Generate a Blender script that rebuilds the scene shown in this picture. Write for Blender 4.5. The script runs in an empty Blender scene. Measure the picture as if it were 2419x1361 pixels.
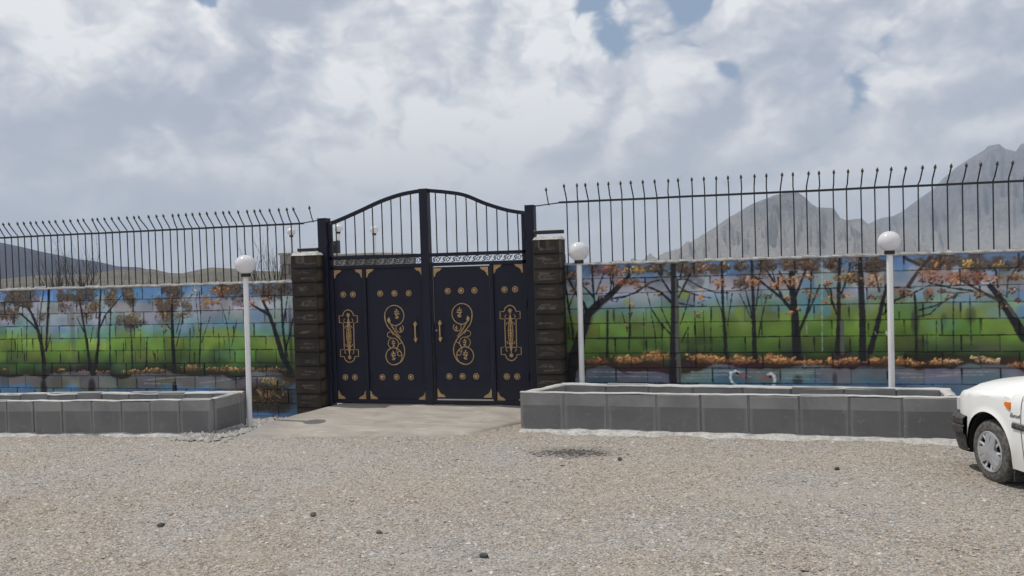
import bpy, bmesh, math, random
import numpy as np
from mathutils import Vector, Matrix, noise

random.seed(7)
RNG = np.random.default_rng(11)
SC = bpy.context.scene
COL = SC.collection
rad = math.radians

# ------------------------------------------------------------------ camera
EYE = Vector((0.0, -11.27, 2.0))
def camera_axes(yaw, pitch, roll):
    f = Vector((math.sin(yaw) * math.cos(pitch), math.cos(yaw) * math.cos(pitch), math.sin(pitch)))
    r = Vector((math.cos(yaw), -math.sin(yaw), 0)); u = r.cross(f)
    c, s = math.cos(roll), math.sin(roll)
    return f, c * r - s * u, s * r + c * u
F, Rt, Up = camera_axes(rad(-14.77), rad(-1.39), rad(1.78))
cam_d = bpy.data.cameras.new('camera'); cam = bpy.data.objects.new('camera', cam_d); COL.objects.link(cam)
cam.matrix_world = Matrix(((Rt.x, Up.x, -F.x, EYE.x), (Rt.y, Up.y, -F.y, EYE.y), (Rt.z, Up.z, -F.z, EYE.z), (0, 0, 0, 1)))
cam_d.sensor_width = 36; cam_d.lens = 36 * 2000 / 2419; cam_d.clip_start = 0.1; cam_d.clip_end = 20000
SC.camera = cam

# ------------------------------------------------------------------ node helper
class NT:
    def __init__(s, tree): s.t = tree; s.n = tree.nodes; s.l = tree.links
    def new(s, kind, **kw):
        nd = s.n.new(kind)
        for k, v in kw.items(): setattr(nd, k, v)
        return nd
    def put(s, sock, v):
        if v is None: return
        if isinstance(v, bpy.types.NodeSocket): s.l.new(v, sock)
        else:
            if isinstance(v, (tuple, list)) and len(v) == 3 and sock.type == 'RGBA': v = (*v, 1)
            sock.default_value = v
    def math(s, op, a, b=None, c=None, clamp=False):
        nd = s.new('ShaderNodeMath', operation=op, use_clamp=clamp)
        for i, v in enumerate((a, b, c)): s.put(nd.inputs[i], v) if v is not None else None
        return nd.outputs[0]
    def vmath(s, op, a, b=None, out=0):
        nd = s.new('ShaderNodeVectorMath', operation=op); s.put(nd.inputs[0], a)
        if b is not None: s.put(nd.inputs[3 if op == 'SCALE' else 1], b)
        return nd.outputs['Value'] if op in ('DOT_PRODUCT', 'LENGTH', 'DISTANCE') else nd.outputs[0]
    def noise(s, vec, scale, detail=4, rough=.5, dist=0, col=False, lac=2.0):
        nd = s.new('ShaderNodeTexNoise'); s.put(nd.inputs['Vector'], vec)
        for k, v in (('Scale', scale), ('Detail', detail), ('Roughness', rough), ('Distortion', dist), ('Lacunarity', lac)): s.put(nd.inputs[k], v)
        return nd.outputs['Color' if col else 'Fac']
    def voro(s, vec, scale, out='Distance', feature='F1', rnd=1.0):
        nd = s.new('ShaderNodeTexVoronoi', feature=feature); s.put(nd.inputs['Vector'], vec); s.put(nd.inputs['Scale'], scale)
        if 'Randomness' in nd.inputs: s.put(nd.inputs['Randomness'], rnd)
        return nd.outputs[out]
    def rng(s, v, a, b, c=0.0, d=1.0, smooth=True):
        nd = s.new('ShaderNodeMapRange', interpolation_type='SMOOTHSTEP' if smooth else 'LINEAR')
        for i, x in enumerate((v, a, b, c, d)): s.put(nd.inputs[i], x)
        return nd.outputs[0]
    def mix(s, f, a, b, mode='MIX'):
        nd = s.new('ShaderNodeMix', data_type='RGBA', blend_type=mode)
        s.put(nd.inputs[0], f); s.put(nd.inputs[6], a); s.put(nd.inputs[7], b)
        return nd.outputs[2]
    def ramp(s, v, stops):
        nd = s.new('ShaderNodeValToRGB'); s.put(nd.inputs[0], v); e = nd.color_ramp.elements
        while len(e) < len(stops): e.new(.5)
        for el, (p, c) in zip(e, stops): el.position = p; el.color = (*c, 1)
        return nd.outputs[0]
    def xyz(s, v):
        nd = s.new('ShaderNodeSeparateXYZ'); s.put(nd.inputs[0], v); return nd.outputs
    def comb(s, x, y, z):
        nd = s.new('ShaderNodeCombineXYZ')
        for i, v in enumerate((x, y, z)): s.put(nd.inputs[i], v)
        return nd.outputs[0]
    def scalev(s, v, sc):
        nd = s.new('ShaderNodeMapping'); s.put(nd.inputs['Vector'], v); nd.inputs['Scale'].default_value = sc; return nd.outputs[0]

# ------------------------------------------------------------------ sky and sun
SKY_SHIFT = (5.1, 1.3, 2.2)
SUN = Vector((-0.42, 0.03, 0.90)).normalized()
world = bpy.data.worlds.new('World'); SC.world = world; world.use_nodes = True
w = NT(world.node_tree); w.n.clear()
d = w.new('ShaderNodeTexCoord').outputs['Generated']
sky = w.new('ShaderNodeTexSky', sky_type='NISHITA', sun_disc=False)
sky.sun_elevation = math.asin(SUN.z); sky.sun_rotation = math.atan2(SUN.x, SUN.y)
sky.air_density = 1.0; sky.dust_density = 2.0; sky.ozone_density = 1.0
blue = w.vmath('SCALE', sky.outputs[0], 0.085)
q = w.vmath('ADD', w.scalev(d, (1.0, 1.0, 1.45)), SKY_SHIFT)
warp = w.vmath('SCALE', w.vmath('SUBTRACT', w.noise(q, 6.0, 4, .62, col=True), (.5, .5, .5)), 0.085)
def heap(at):
    """heaped cloud: a broad field plus rounded billows"""
    o = w.math('MULTIPLY', w.math('SUBTRACT', w.noise(at, 2.9, 2, .5), .5), 1.5)
    for sc, k in ((7.5, .42), (17.0, .20), (38.0, .10), (80.0, .05)):
        o = w.math('ADD', o, w.math('MULTIPLY', w.math('ABSOLUTE', w.math('SUBTRACT', w.noise(at, sc, 0), .5)), k * 2))
    return o
qw = w.vmath('ADD', q, warp)
body = heap(qw); toward = heap(w.vmath('ADD', qw, (-0.020, 0.0, 0.030)))
def blob(az, el, k):
    h = math.cos(el); v = (h * math.sin(rad(az)), h * math.cos(rad(az)), math.sin(el))
    return w.math('EXPONENT', w.math('MULTIPLY', w.math('SUBTRACT', w.vmath('DOT_PRODUCT', d, v), 1.0), k))
gaps = None
for az, el, k, s in ((-33.9, .297, 5000, .85), (-9.0, .290, 1700, .75), (-7.6, .245, 3000, .55), (-2.2, .292, 3600, .80), (-.3, .213, 6000, .50), (9.3, .222, 2600, .62), (8.0, .18, 5000, .36), (-17.2, .29, 9000, .45)):
    g = w.math('MULTIPLY', blob(az, el, k), s); gaps = g if gaps is None else w.math('ADD', gaps, g)
up = w.xyz(d)[2]
cover = w.rng(w.math('SUBTRACT', w.math('ADD', w.math('MULTIPLY', body, 1.9), .50), gaps), -.06, .22)
cover = w.math('MAXIMUM', cover, w.rng(up, .05, .17, 1.0, 0.0))
shade = w.math('ADD', w.math('MULTIPLY', w.math('SUBTRACT', body, toward), 2.0), .54)
shade = w.math('ADD', shade, w.math('MULTIPLY', body, .55))
shade = w.math('ADD', shade, w.math('MULTIPLY', w.math('SUBTRACT', w.noise(q, 3.6, 3, .5), .5), 1.5))
shade = w.math('ADD', w.math('MULTIPLY', w.math('SUBTRACT', shade, .60), 1.2), .57, clamp=True)
cloud = w.ramp(shade, ((0.0, (.44, .48, .565)), (.30, (.525, .56, .64)), (.60, (.68, .70, .75)), (.82, (.82, .83, .85)), (1.0, (.93, .93, .935))))
cloud = w.mix(w.rng(up, -0.02, .22, .84, 0.0), cloud, (.65, .65, .65))
mixed = w.mix(cover, w.mix(.75, blue, (.27, .375, .54)), cloud)
bg = w.new('ShaderNodeBackground'); w.put(bg.inputs[0], mixed); bg.inputs[1].default_value = 1.0
w.l.new(bg.outputs[0], w.new('ShaderNodeOutputWorld').inputs[0])
world.cycles.sampling_method = 'MANUAL'; world.cycles.sample_map_resolution = 256

sun_d = bpy.data.lights.new('sun', 'SUN'); sun_d.energy = 3.2; sun_d.angle = rad(.6); sun_d.color = (1, .955, .89)
sun = bpy.data.objects.new('sun', sun_d); COL.objects.link(sun)
sun.rotation_euler = SUN.to_track_quat('Z', 'Y').to_euler(); sun.location = (-6, 0, 12)
SC.view_settings.view_transform = 'Standard'; SC.view_settings.look = 'None'
SC.view_settings.exposure = 0.0; SC.view_settings.gamma = 1.0; SC.view_settings.use_curve_mapping = False
SC.render.engine = 'CYCLES'
SC.cycles.use_adaptive_sampling = True; SC.cycles.adaptive_threshold = .006; SC.cycles.use_denoising = True; SC.cycles.denoiser = 'OPENIMAGEDENOISE'; SC.cycles.denoising_input_passes = 'RGB_ALBEDO_NORMAL'; SC.cycles.denoising_prefilter = 'ACCURATE'
SC.cycles.max_bounces = 8; SC.cycles.diffuse_bounces = 5; SC.cycles.volume_bounces = 0; SC.cycles.transparent_max_bounces = 8

# ------------------------------------------------------------------ mesh helpers
class MB:
    """collects shapes; build() links them as one mesh object"""
    def __init__(s): s.v = []; s.f = []; s.m = []
    def add(s, vs, fs, mi=0):
        o = len(s.v); s.v += [tuple(v) for v in vs]; s.f += [tuple(i + o for i in f) for f in fs]; s.m += [mi] * len(fs); return s
    def box(s, a, b, mi=0, ch=0.0):
        (x0, y0, z0), (x1, y1, z1) = a, b
        if ch <= 0:
            vs = [(x0, y0, z0), (x1, y0, z0), (x1, y1, z0), (x0, y1, z0), (x0, y0, z1), (x1, y0, z1), (x1, y1, z1), (x0, y1, z1)]
            return s.add(vs, [(0, 3, 2, 1), (4, 5, 6, 7), (0, 1, 5, 4), (1, 2, 6, 5), (2, 3, 7, 6), (3, 0, 4, 7)], mi)
        bm = bmesh.new(); bmesh.ops.create_cube(bm, size=1)
        for v in bm.verts: v.co = Vector(((x0 + x1) / 2 + v.co.x * (x1 - x0), (y0 + y1) / 2 + v.co.y * (y1 - y0), (z0 + z1) / 2 + v.co.z * (z1 - z0)))
        bmesh.ops.bevel(bm, geom=bm.edges[:], offset=ch, segments=1, affect='EDGES', profile=.5)
        bm.verts.index_update(); vs = [v.co[:] for v in bm.verts]; fs = [[v.index for v in f.verts] for f in bm.faces]; bm.free()
        return s.add(vs, fs, mi)
    def tube(s, pts, r, n=6, mi=0, caps=True, flat=1.0, axis=None):
        pts = [Vector(p) for p in pts]; rs = r if isinstance(r, (list, tuple)) else [r] * len(pts)
        vs = []; fs = []; side = None
        for i, p in enumerate(pts):
            t = (pts[min(i + 1, len(pts) - 1)] - pts[max(i - 1, 0)]).normalized()
            ref = axis if axis is not None else (Vector((0, 0, 1)) if abs(t.z) < .9 else Vector((0, 1, 0)))
            if side is None or axis is not None: a = t.cross(Vector(ref))
            else: a = side - t * side.dot(t)
            if a.length < 1e-6: a = t.cross(Vector((1, 0, 0)))
            a.normalize(); side = a; b = t.cross(a)
            for k in range(n):
                an = 2 * math.pi * (k + .5) / n
                vs.append(p + a * (math.cos(an) * rs[i]) + b * (math.sin(an) * rs[i] * flat))
        for i in range(len(pts) - 1):
            for k in range(n):
                k2 = (k + 1) % n; fs.append((i * n + k, i * n + k2, (i + 1) * n + k2, (i + 1) * n + k))
        if caps: fs.append(tuple(range(n - 1, -1, -1))); fs.append(tuple((len(pts) - 1) * n + k for k in range(n)))
        return s.add(vs, fs, mi)
    def lathe(s, prof, n=24, origin=(0, 0, 0), ax='z', mi=0):
        o = Vector(origin); vs = []; fs = []
        for r, h in prof:
            for k in range(n):
                a = 2 * math.pi * k / n; c, sn = r * math.cos(a), r * math.sin(a)
                vs.append(o + (Vector((c, sn, h)) if ax == 'z' else Vector((c, h, sn)) if ax == 'y' else Vector((h, c, sn))))
        for i in range(len(prof) - 1):
            for k in range(n):
                k2 = (k + 1) % n
                f = (i * n + k, i * n + k2, (i + 1) * n + k2, (i + 1) * n + k)
                fs.append(f if ax != 'y' else f[::-1])
        return s.add(vs, fs, mi)
    def prism(s, poly, y0, y1, mi=0):
        """polygon in (x, z), front at y0 (towards the viewer), back at y1"""
        area = sum(poly[i][0] * poly[(i + 1) % len(poly)][1] - poly[(i + 1) % len(poly)][0] * poly[i][1] for i in range(len(poly)))
        if area < 0: poly = poly[::-1]
        n = len(poly); vs = [(x, y0, z) for x, z in poly] + [(x, y1, z) for x, z in poly]
        fs = [tuple(range(n)), tuple(range(2 * n - 1, n - 1, -1))] + [((i + 1) % n, i, n + i, n + (i + 1) % n) for i in range(n)]
        return s.add(vs, fs, mi)
    def grid(s, rows, mi=0, flip=False):
        nr, nc = len(rows), len(rows[0]); vs = [p for r in rows for p in r]; fs = []
        for i in range(nr - 1):
            for j in range(nc - 1):
                f = (i * nc + j, i * nc + j + 1, (i + 1) * nc + j + 1, (i + 1) * nc + j); fs.append(f[::-1] if flip else f)
        return s.add(vs, fs, mi)
    def mesh(s, name, mats, smooth=False, auto=None):
        me = bpy.data.meshes.new(name); me.from_pydata(s.v, [], s.f)
        for m in (mats if isinstance(mats, (list, tuple)) else [mats]): me.materials.append(m)
        if any(s.m): me.polygons.foreach_set('material_index', s.m)
        if smooth or auto: me.polygons.foreach_set('use_smooth', [True] * len(me.polygons))
        if auto: me.set_sharp_from_angle(angle=rad(auto))
        me.validate(); me.update(); return me
    def build(s, name, mats, parent=None, smooth=False, auto=None, loc=None):
        return link(name, s.mesh(name, mats, smooth, auto), parent, loc)
def link(name, me, parent=None, loc=None, rot=None):
    o = bpy.data.objects.new(name, me); COL.objects.link(o); o.parent = parent
    if loc is not None: o.location = loc
    if rot is not None: o.rotation_euler = rot
    return o
def tag(o, label=None, cat=None, group=None, kind=None):
    for k, v in (('label', label), ('category', cat), ('group', group), ('kind', kind)):
        if v: o[k] = v
    return o
def empty(name, loc=(0, 0, 0), rz=0.0, **kw):
    o = link(name, None, None, loc, (0, 0, rz)); o.empty_display_size = .1; return tag(o, **kw)
def copy_tree(o, parent=None):
    c = o.copy(); COL.objects.link(c); c.parent = parent
    for ch in list(o.children): copy_tree(ch, c)
    return c
def fbm(p, o=4): return noise.fractal(Vector(p), 1.0, 2.0, o)

# ------------------------------------------------------------------ materials
def mat(name, base=(.5, .5, .5), rough=.6, metal=0.0, build=None, **kw):
    m = bpy.data.materials.new(name); m.use_nodes = True; t = NT(m.node_tree)
    p = t.n['Principled BSDF']; p.inputs['Base Color'].default_value = (*base, 1); p.inputs['Roughness'].default_value = rough; p.inputs['Metallic'].default_value = metal
    for k, v in kw.items(): p.inputs[k].default_value = v
    if build: build(t, p)
    return m
def obj_co(t, ob=None):
    n = t.new('ShaderNodeTexCoord')
    if ob: n.object = ob
    return n.outputs['Object']
def pos(t): return t.new('ShaderNodeNewGeometry').outputs['Position']
def bump(t, p, h, strength=.3, dist=.01):
    b = t.new('ShaderNodeBump'); b.inputs['Strength'].default_value = strength; b.inputs['Distance'].default_value = dist
    t.put(b.inputs['Height'], h); t.put(p.inputs['Normal'], b.outputs[0]); return b
def rnd(t): return t.new('ShaderNodeObjectInfo').outputs['Random']

def b_navy(t, p):
    n = t.noise(pos(t), 3.0, 5, .6); f = t.noise(t.scalev(pos(t), (90, 90, 14)), 1.0, 3, .7)
    c = t.mix(t.rng(n, .35, .7), (.0075, .009, .022), (.012, .014, .030))
    chips = t.rng(t.noise(pos(t), 38, 4, .65), .70, .74)
    c = t.mix(t.math('MULTIPLY', chips, t.rng(t.noise(pos(t), 1.6, 2), .52, .62)), c, (.10, .10, .11))
    dust = t.math('MULTIPLY', t.rng(t.xyz(pos(t))[2], .1, .55, .5, 0), t.rng(f, .3, .7))
    t.put(p.inputs['Base Color'], t.mix(t.math('MULTIPLY', dust, .35), c, (.09, .08, .07)))
    t.put(p.inputs['Roughness'], t.rng(n, .3, .7, .42, .6)); bump(t, p, n, .12, .01)
NAVY = mat('navy_paint', build=b_navy)
NAVY.node_tree.nodes['Principled BSDF'].inputs['Specular IOR Level'].default_value = .3
def b_gold(t, p):
    n = t.noise(pos(t), 60, 4, .6); t.put(p.inputs['Base Color'], t.mix(t.rng(n, .35, .65), (.37, .235, .11), (.60, .41, .205)))
GOLD = mat('gold_paint', rough=.5, metal=.25, build=b_gold)
DKIRON = mat('iron_paint', (.012, .013, .02), .5)
def b_tip(t, p):
    n = t.noise(pos(t), 50, 3); t.put(p.inputs['Base Color'], t.mix(n, (.035, .03, .025), (.11, .085, .06)))
TIP = mat('spear_bronze', rough=.5, metal=.3, build=b_tip)
def b_conc(t, p, lo=(.205, .205, .205), hi=(.30, .297, .29), banded=True):
    g = pos(t); n = t.noise(g, 2.2, 6, .62, .3); f = t.noise(g, 45, 4, .7); st = t.noise(t.scalev(g, (5, 5, 22)), 1.0, 5, .65)
    c = t.mix(t.rng(n, .3, .7), lo, hi)
    if banded:
        z = t.math('ADD', t.xyz(obj_co(t))[2], t.math('MULTIPLY', t.math('SUBTRACT', t.noise(g, 3.0, 3), .5), .02))
        dark_band = t.math('MULTIPLY', t.rng(z, .316, .324, 1.0, 0.0), t.rng(t.noise(g, 1.3, 4, .6), .25, .6, .82, 1.0))
        c = t.mix(t.math('MULTIPLY', dark_band, .60), c, (.085, .086, .09))  # block face darker below a level line near its top
    if banded:   # mortar smeared over the joints
        gx = t.math('ABSOLUTE', t.math('SUBTRACT', t.xyz(t.new('ShaderNodeTexCoord').outputs['Generated'])[0], .5))
        gx = t.math('ADD', gx, t.math('MULTIPLY', t.math('SUBTRACT', t.noise(t.scalev(g, (7, 7, 4)), 1.0, 5, .65), .5), .09))
        c = t.mix(t.rng(gx, .40, .48, 0, .5), c, (.29, .287, .283)); c = t.mix(t.rng(gx, .482, .51, 0, .65), c, (.10, .10, .10))
    c = t.mix(t.rng(st, .60, .72, 0, .35), c, (.34, .335, .33))
    c = t.mix(t.rng(t.noise(t.scalev(g, (9, 9, 2.2)), 1.0, 4, .6), .60, .75, 0, .30), c, (.30, .295, .29))
    c = t.mix(t.rng(t.noise(g, 11, 5, .7, .6), .63, .68, 0, .30), c, (.42, .41, .40))
    c = t.mix(t.rng(t.noise(g, 70, 2), .70, .76, 0, .6), c, (.06, .06, .06))
    r = rnd(t); c = t.mix(.05, c, t.mix(r, (.12, .12, .12), (.28, .275, .27)))
    t.put(p.inputs['Base Color'], c); bump(t, p, t.math('ADD', t.math('MULTIPLY', f, .6), n), .35, .008)
CONC = mat('banded_concrete_block', rough=.9, build=b_conc)
CAP = mat('dry_cement', rough=.95, build=lambda t, p: b_conc(t, p, (.36, .355, .34), (.52, .51, .49), False))
def b_lime(t, p):
    g = pos(t); n = t.noise(g, 14, 6, .7); t.put(p.inputs['Base Color'], t.ramp(n, ((.3, (.20, .19, .18)), (.45, (.38, .37, .35)), (.7, (.56, .55, .52)))))
    bump(t, p, n, .8, .03)
LIME = mat('white_cement', rough=.95, build=b_lime)
MORTAR = mat('grey_mortar', rough=.95, build=lambda t, p: b_conc(t, p, (.20, .20, .20), (.30, .295, .29), False))
def b_white(t, p):
    n = t.noise(t.scalev(pos(t), (20, 20, 3)), 1.0, 4); t.put(p.inputs['Base Color'], t.mix(t.rng(n, .4, .75), (.82, .82, .83), (.68, .67, .67)))
POLE = mat('white_pole_paint', rough=.45, build=b_white)
BLACK = mat('black_plastic', (.012, .012, .014), .5)
def globe_mat():
    m = bpy.data.materials.new('opal_plastic'); m.use_nodes = True; t = NT(m.node_tree); t.n.clear()
    df = t.new('ShaderNodeBsdfDiffuse'); tr = t.new('ShaderNodeBsdfTranslucent'); gl = t.new('ShaderNodeBsdfGlossy')
    for nd in (df, tr): nd.inputs['Color'].default_value = (.95, .94, .97, 1)
    gl.inputs['Roughness'].default_value = .12
    a = t.new('ShaderNodeMixShader'); a.inputs[0].default_value = .45; t.l.new(df.outputs[0], a.inputs[1]); t.l.new(tr.outputs[0], a.inputs[2])
    b = t.new('ShaderNodeMixShader'); fr = t.new('ShaderNodeFresnel'); fr.inputs[0].default_value = 1.45
    t.l.new(fr.outputs[0], b.inputs[0]); t.l.new(a.outputs[0], b.inputs[1]); t.l.new(gl.outputs[0], b.inputs[2])
    t.l.new(b.outputs[0], t.new('ShaderNodeOutputMaterial').inputs[0]); return m
OPAL = globe_mat()

ASH = (-1.72, -2.40)
def b_ground(t, p):
    g = pos(t); x, y, z = t.xyz(g)
    patch = t.noise(g, .6, 5, .62, .5); mid = t.noise(g, 3.2, 5, .65); fine = t.noise(g, 70, 4, .7)
    c = t.ramp(patch, ((.30, (.32, .268, .213)), (.46, (.335, .29, .24)), (.54, (.32, .295, .265)), (.68, (.31, .297, .283)), (.85, (.285, .272, .258))))
    c = t.mix(t.rng(mid, .35, .7, 0, .4), c, (.355, .315, .27))
    cell = t.voro(t.scalev(g, (1, 1.5, 1)), 60, 'Color'); cs = t.xyz(cell); c2 = t.xyz(t.voro(t.scalev(g, (1, 1.4, 1)), 27, 'Color'))
    c = t.mix(t.rng(cs[0], .5, .9, 0, .8), c, (.46, .43, .39)); c = t.mix(t.rng(cs[1], .6, .88, 0, .75), c, (.115, .10, .085))
    c = t.mix(t.rng(c2[0], .90, .97, 0, .4), c, (.42, .40, .375)); c = t.mix(t.rng(c2[1], .93, .98, 0, .4), c, (.14, .13, .12)); lane = t.noise(t.scalev(g, (.22, .9, 1)), 1.0, 4, .55, .6); c = t.mix(t.rng(lane, .50, .66, 0, .55), c, (.365, .325, .28)); c = t.mix(t.rng(lane, .28, .42, .3, 0), c, (.26, .24, .218))
    c = t.mix(t.rng(fine, .52, .75, 0, .4), c, (.15, .125, .10))
    # soot of a small burnt-out fire
    dx = t.math('MULTIPLY', t.math('SUBTRACT', x, ASH[0]), .85); dy = t.math('MULTIPLY', t.math('SUBTRACT', y, ASH[1]), 1.25)
    r = t.math('SQRT', t.math('ADD', t.math('POWER', dx, 2), t.math('POWER', dy, 2)))
    r = t.math('ADD', r, t.math('MULTIPLY', t.math('SUBTRACT', t.noise(g, 6, 5, .7), .5), .55))
    c = t.mix(t.math('MULTIPLY', t.rng(r, .05, .50, .85, 0), t.rng(t.noise(t.scalev(g, (9, 16, 9)), 1.0, 5, .7), .40, .58, .15, 1)), c, (.03, .027, .027))
    t.put(p.inputs['Base Color'], c)
    h = t.math('ADD', t.math('MULTIPLY', t.voro(t.scalev(g, (1, 1.5, 1)), 60), -.8), t.math('ADD', t.math('MULTIPLY', mid, .5), t.math('MULTIPLY', fine, .5)))
    bump(t, p, h, .9, .014)
GROUND = mat('gravel_ground', rough=.95, build=b_ground)
def b_peb(t, p):
    a = t.new('ShaderNodeAttribute', attribute_name='tint').outputs['Color']
    n = t.noise(pos(t), 120, 3); t.put(p.inputs['Base Color'], t.mix(t.math('MULTIPLY', n, .5), a, (.12, .11, .10)))
PEB = mat('pebble', rough=.9, build=b_peb)
def b_ramp(t, p):
    g = pos(t); n = t.noise(t.scalev(g, (1, 2.6, 1)), 1.6, 6, .65, .3); f = t.noise(g, 50, 5, .75); st = t.noise(t.scalev(g, (1.2, 5, 1)), 2.2, 5, .7, .5)
    c = t.ramp(n, ((.3, (.235, .208, .176)), (.5, (.305, .276, .24)), (.72, (.365, .338, .302))))
    c = t.mix(t.rng(st, .55, .72, 0, .75), c, (.46, .435, .40)); c = t.mix(t.rng(t.xyz(g)[0], -6.2, -5.35, .75, 0), c, (.19, .185, .185))
    c = t.mix(t.rng(f, .55, .8, 0, .5), c, (.17, .15, .13)); t.put(p.inputs['Base Color'], c); bump(t, p, t.math('ADD', n, t.math('MULTIPLY', f, .35)), .6, .02)
RAMP = mat('rough_concrete_ramp', rough=.92, build=b_ramp)

# ------------------------------------------------------------------ ground
def ss(a, b, x):
    t = min(1, max(0, (x - a) / (b - a))); return t * t * (3 - 2 * t)
def ground_z(x, y):
    z = .018 * fbm((x * .7, y * .7, 0), 3) + .008 * fbm((x * 3, y * 3, 5), 2)
    z -= .13 * ss(-1.9, -.5, y) * (1 - ss(-6.0, -5.3, x))
    return z if -9 < y < 3 else z * .3 - .03
RAMP_FRONT = [(-6.35, -2.15), (-6.0, -2.20), (-5.5, -2.02), (-4.9, -1.93), (-4.2, -1.84), (-3.6, -1.76), (-3.15, -1.62), (-2.85, -1.15), (-2.6, -.75)]
def interp(tab, x):
    if x <= tab[0][0]: return tab[0][1]
    for (a, b), (c, e) in zip(tab, tab[1:]):
        if x <= c: return b + (e - b) * (x - a) / (c - a)
    return tab[-1][1]
def axis_steps(lo, hi, fine_lo, fine_hi, step):
    a = list(np.arange(fine_lo, fine_hi + 1e-6, step)); g = step; v = fine_lo; L = []
    while v > lo: g *= 1.35; v -= g; L.append(max(v, lo))
    g = step; v = fine_hi; H = []
    while v < hi: g *= 1.35; v += g; H.append(min(v, hi))
    return L[::-1] + a + H
xs = axis_steps(-4500, 4500, -11, 5, .12); ys = axis_steps(-400, 5000, -8.5, .6, .12)
m = MB(); m.grid([[(x, y, ground_z(x, y)) for x in xs] for y in ys])
tag(m.build('ground', GROUND, smooth=True), kind='structure')
# concrete ramp up to the gate
rows = []
NU, NV = 60, 34
for j in range(NV + 1):
    t = j / NV; row = []
    for i in range(NU + 1):
        s = i / NU; lx = -5.80 - .50 * ss(.05, .75, t); x = lx + s * (-2.55 - lx)
        yf = interp(RAMP_FRONT, x) + .05 * fbm((x * 3, 1, 2), 3); y = .55 + t * (yf - .55)
        h = max(0, min(1, -y / max(.2, -yf)))
        z = .085 * (1 - h ** 1.5) + .018 + .010 * fbm((x * 2, y * 2, 9), 4)
        z -= .16 * (1 - ss(0, .10, s)) + .05 * ss(.955, 1, t)
        row.append((x, y, z))
    rows.append(row)
m = MB(); m.grid(rows, flip=True); tag(m.build('driveway', RAMP, smooth=True), kind='structure')

# ------------------------------------------------------------------ hills and mountains
def b_rock(t, p, lo, hi, sc, k=1.0):
    g = pos(t); n = t.noise(g, sc, 7, .65, .3); s = t.noise(t.scalev(g, (1, 1, .45)), sc * 7, 7, .74, .4); cr = t.noise(g, sc * 30, 4, .72); ly = t.noise(t.scalev(g, (.35, .35, 3.2)), sc * 5, 5, .7, .8)
    c = t.mix(t.rng(n, .35, .65), lo, hi); c = t.mix(t.rng(s, .48, .62, 0, .75 * k), c, tuple(v * .45 for v in lo)); c = t.mix(t.rng(ly, .52, .66, 0, .45 * k), c, tuple(v * .5 for v in lo)); c = t.mix(t.rng(cr, .54, .66, 0, .6 * k), c, tuple(v * .42 for v in lo)); c = t.mix(t.rng(cr, .34, .44, .4 * k, 0), c, tuple(min(1, v * 1.35) for v in hi))
    t.put(p.inputs['Base Color'], c); bump(t, p, t.math('ADD', s, t.math('MULTIPLY', cr, .5)), 1.0, .22 * k / sc)
def b_peak(t, p):
    b_rock(t, p, (.24, .232, .24), (.37, .35, .34), .006, 1.0)
    g = pos(t); z = t.math('ADD', t.xyz(g)[2], t.math('MULTIPLY', t.math('SUBTRACT', t.noise(t.scalev(g, (1, 1, .6)), .012, 6, .7, .6), .5), 170)); old = p.inputs['Base Color'].links[0].from_socket
    scree = t.mix(t.rng(t.noise(g, .10, 5, .75), .45, .65, 0, .5), (.56, .515, .46), (.27, .25, .225))
    t.put(p.inputs['Base Color'], t.mix(t.rng(z, 40, 115, .85, 0), old, scree))
ROCK = mat('bare_rock', rough=1, build=b_peak)
ROCK_SHADED = mat('cloud_shaded_rock', rough=1, build=lambda t, p: b_rock(t, p, (.005, .011, .042), (.008, .016, .050), .004, .4))  # cloud shadow over the left mountain is put into this dark blue colour
SOIL = mat('dry_steppe_soil', rough=1, build=lambda t, p: b_rock(t, p, (.17, .155, .125), (.25, .23, .185), .05, .6))
def ridge(name, crest, R, wf, wb, matl, rough, n_az=260, seed=0, tail=(4, 4)):
    a0, a1 = crest[0][0], crest[-1][0]; rows = []
    for j in range(31):
        t = j / 24; row = []
        for i in range(n_az + 1):
            az = a0 - tail[0] + (a1 - a0 + tail[0] + tail[1]) * i / n_az
            hz = interp(crest, az)
            if az < a0: hz *= 1 - ss(0, tail[0], a0 - az)
            if az > a1: hz *= 1 - ss(0, tail[1], az - a1)
            sa = az * rad(1) * R
            z1 = hz * R + 2.0 + min(rough, 30) * .05 * fbm((sa * 14 / R, seed, 0), 4)
            if t <= 1:
                r = R - wf * (1 - t); pr = t ** .92
                gul = abs(fbm((sa * 26 / R, t * 1.1, seed), 5)) * 1.5 - .25
                z = z1 * pr - rough * gul * math.sin(math.pi * t) * 1.1 + rough * .35 * fbm((sa * 30 / R, t * 6, seed + 4), 4) * math.sin(math.pi * t)
            else:
                r = R + wb * (t - 1) * 4; z = z1 * (1 - (t - 1) * 4) + rough * .5 * fbm((sa * 20 / R, t * 6, seed), 3) * math.sin(math.pi * (t - 1) * 4)
            r += min(rough, 30) * .6 * fbm((sa * 5 / R, seed + 9, t * 2), 2)
            row.append((EYE.x + r * math.sin(rad(az)), EYE.y + r * math.cos(rad(az)), z - (6 if j in (0, 30) else 0)))
        rows.append(row)
    m = MB(); m.grid(rows); return tag(m.build(name, matl, smooth=True), kind='structure')
ridge('mountain_left', [(-58, .072), (-52, .06), (-48, .05), (-45.81, .0413), (-44.76, .0367), (-43.69, .0312), (-42.59, .0264), (-41.93, .0231), (-40.79, .0199), (-39.64, .0140), (-38.45, .0125), (-37.73, .0084), (-36.27, .0039)], 1300, 350, 350, ROCK_SHADED, 8, 200, 3, (12, 3))
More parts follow.
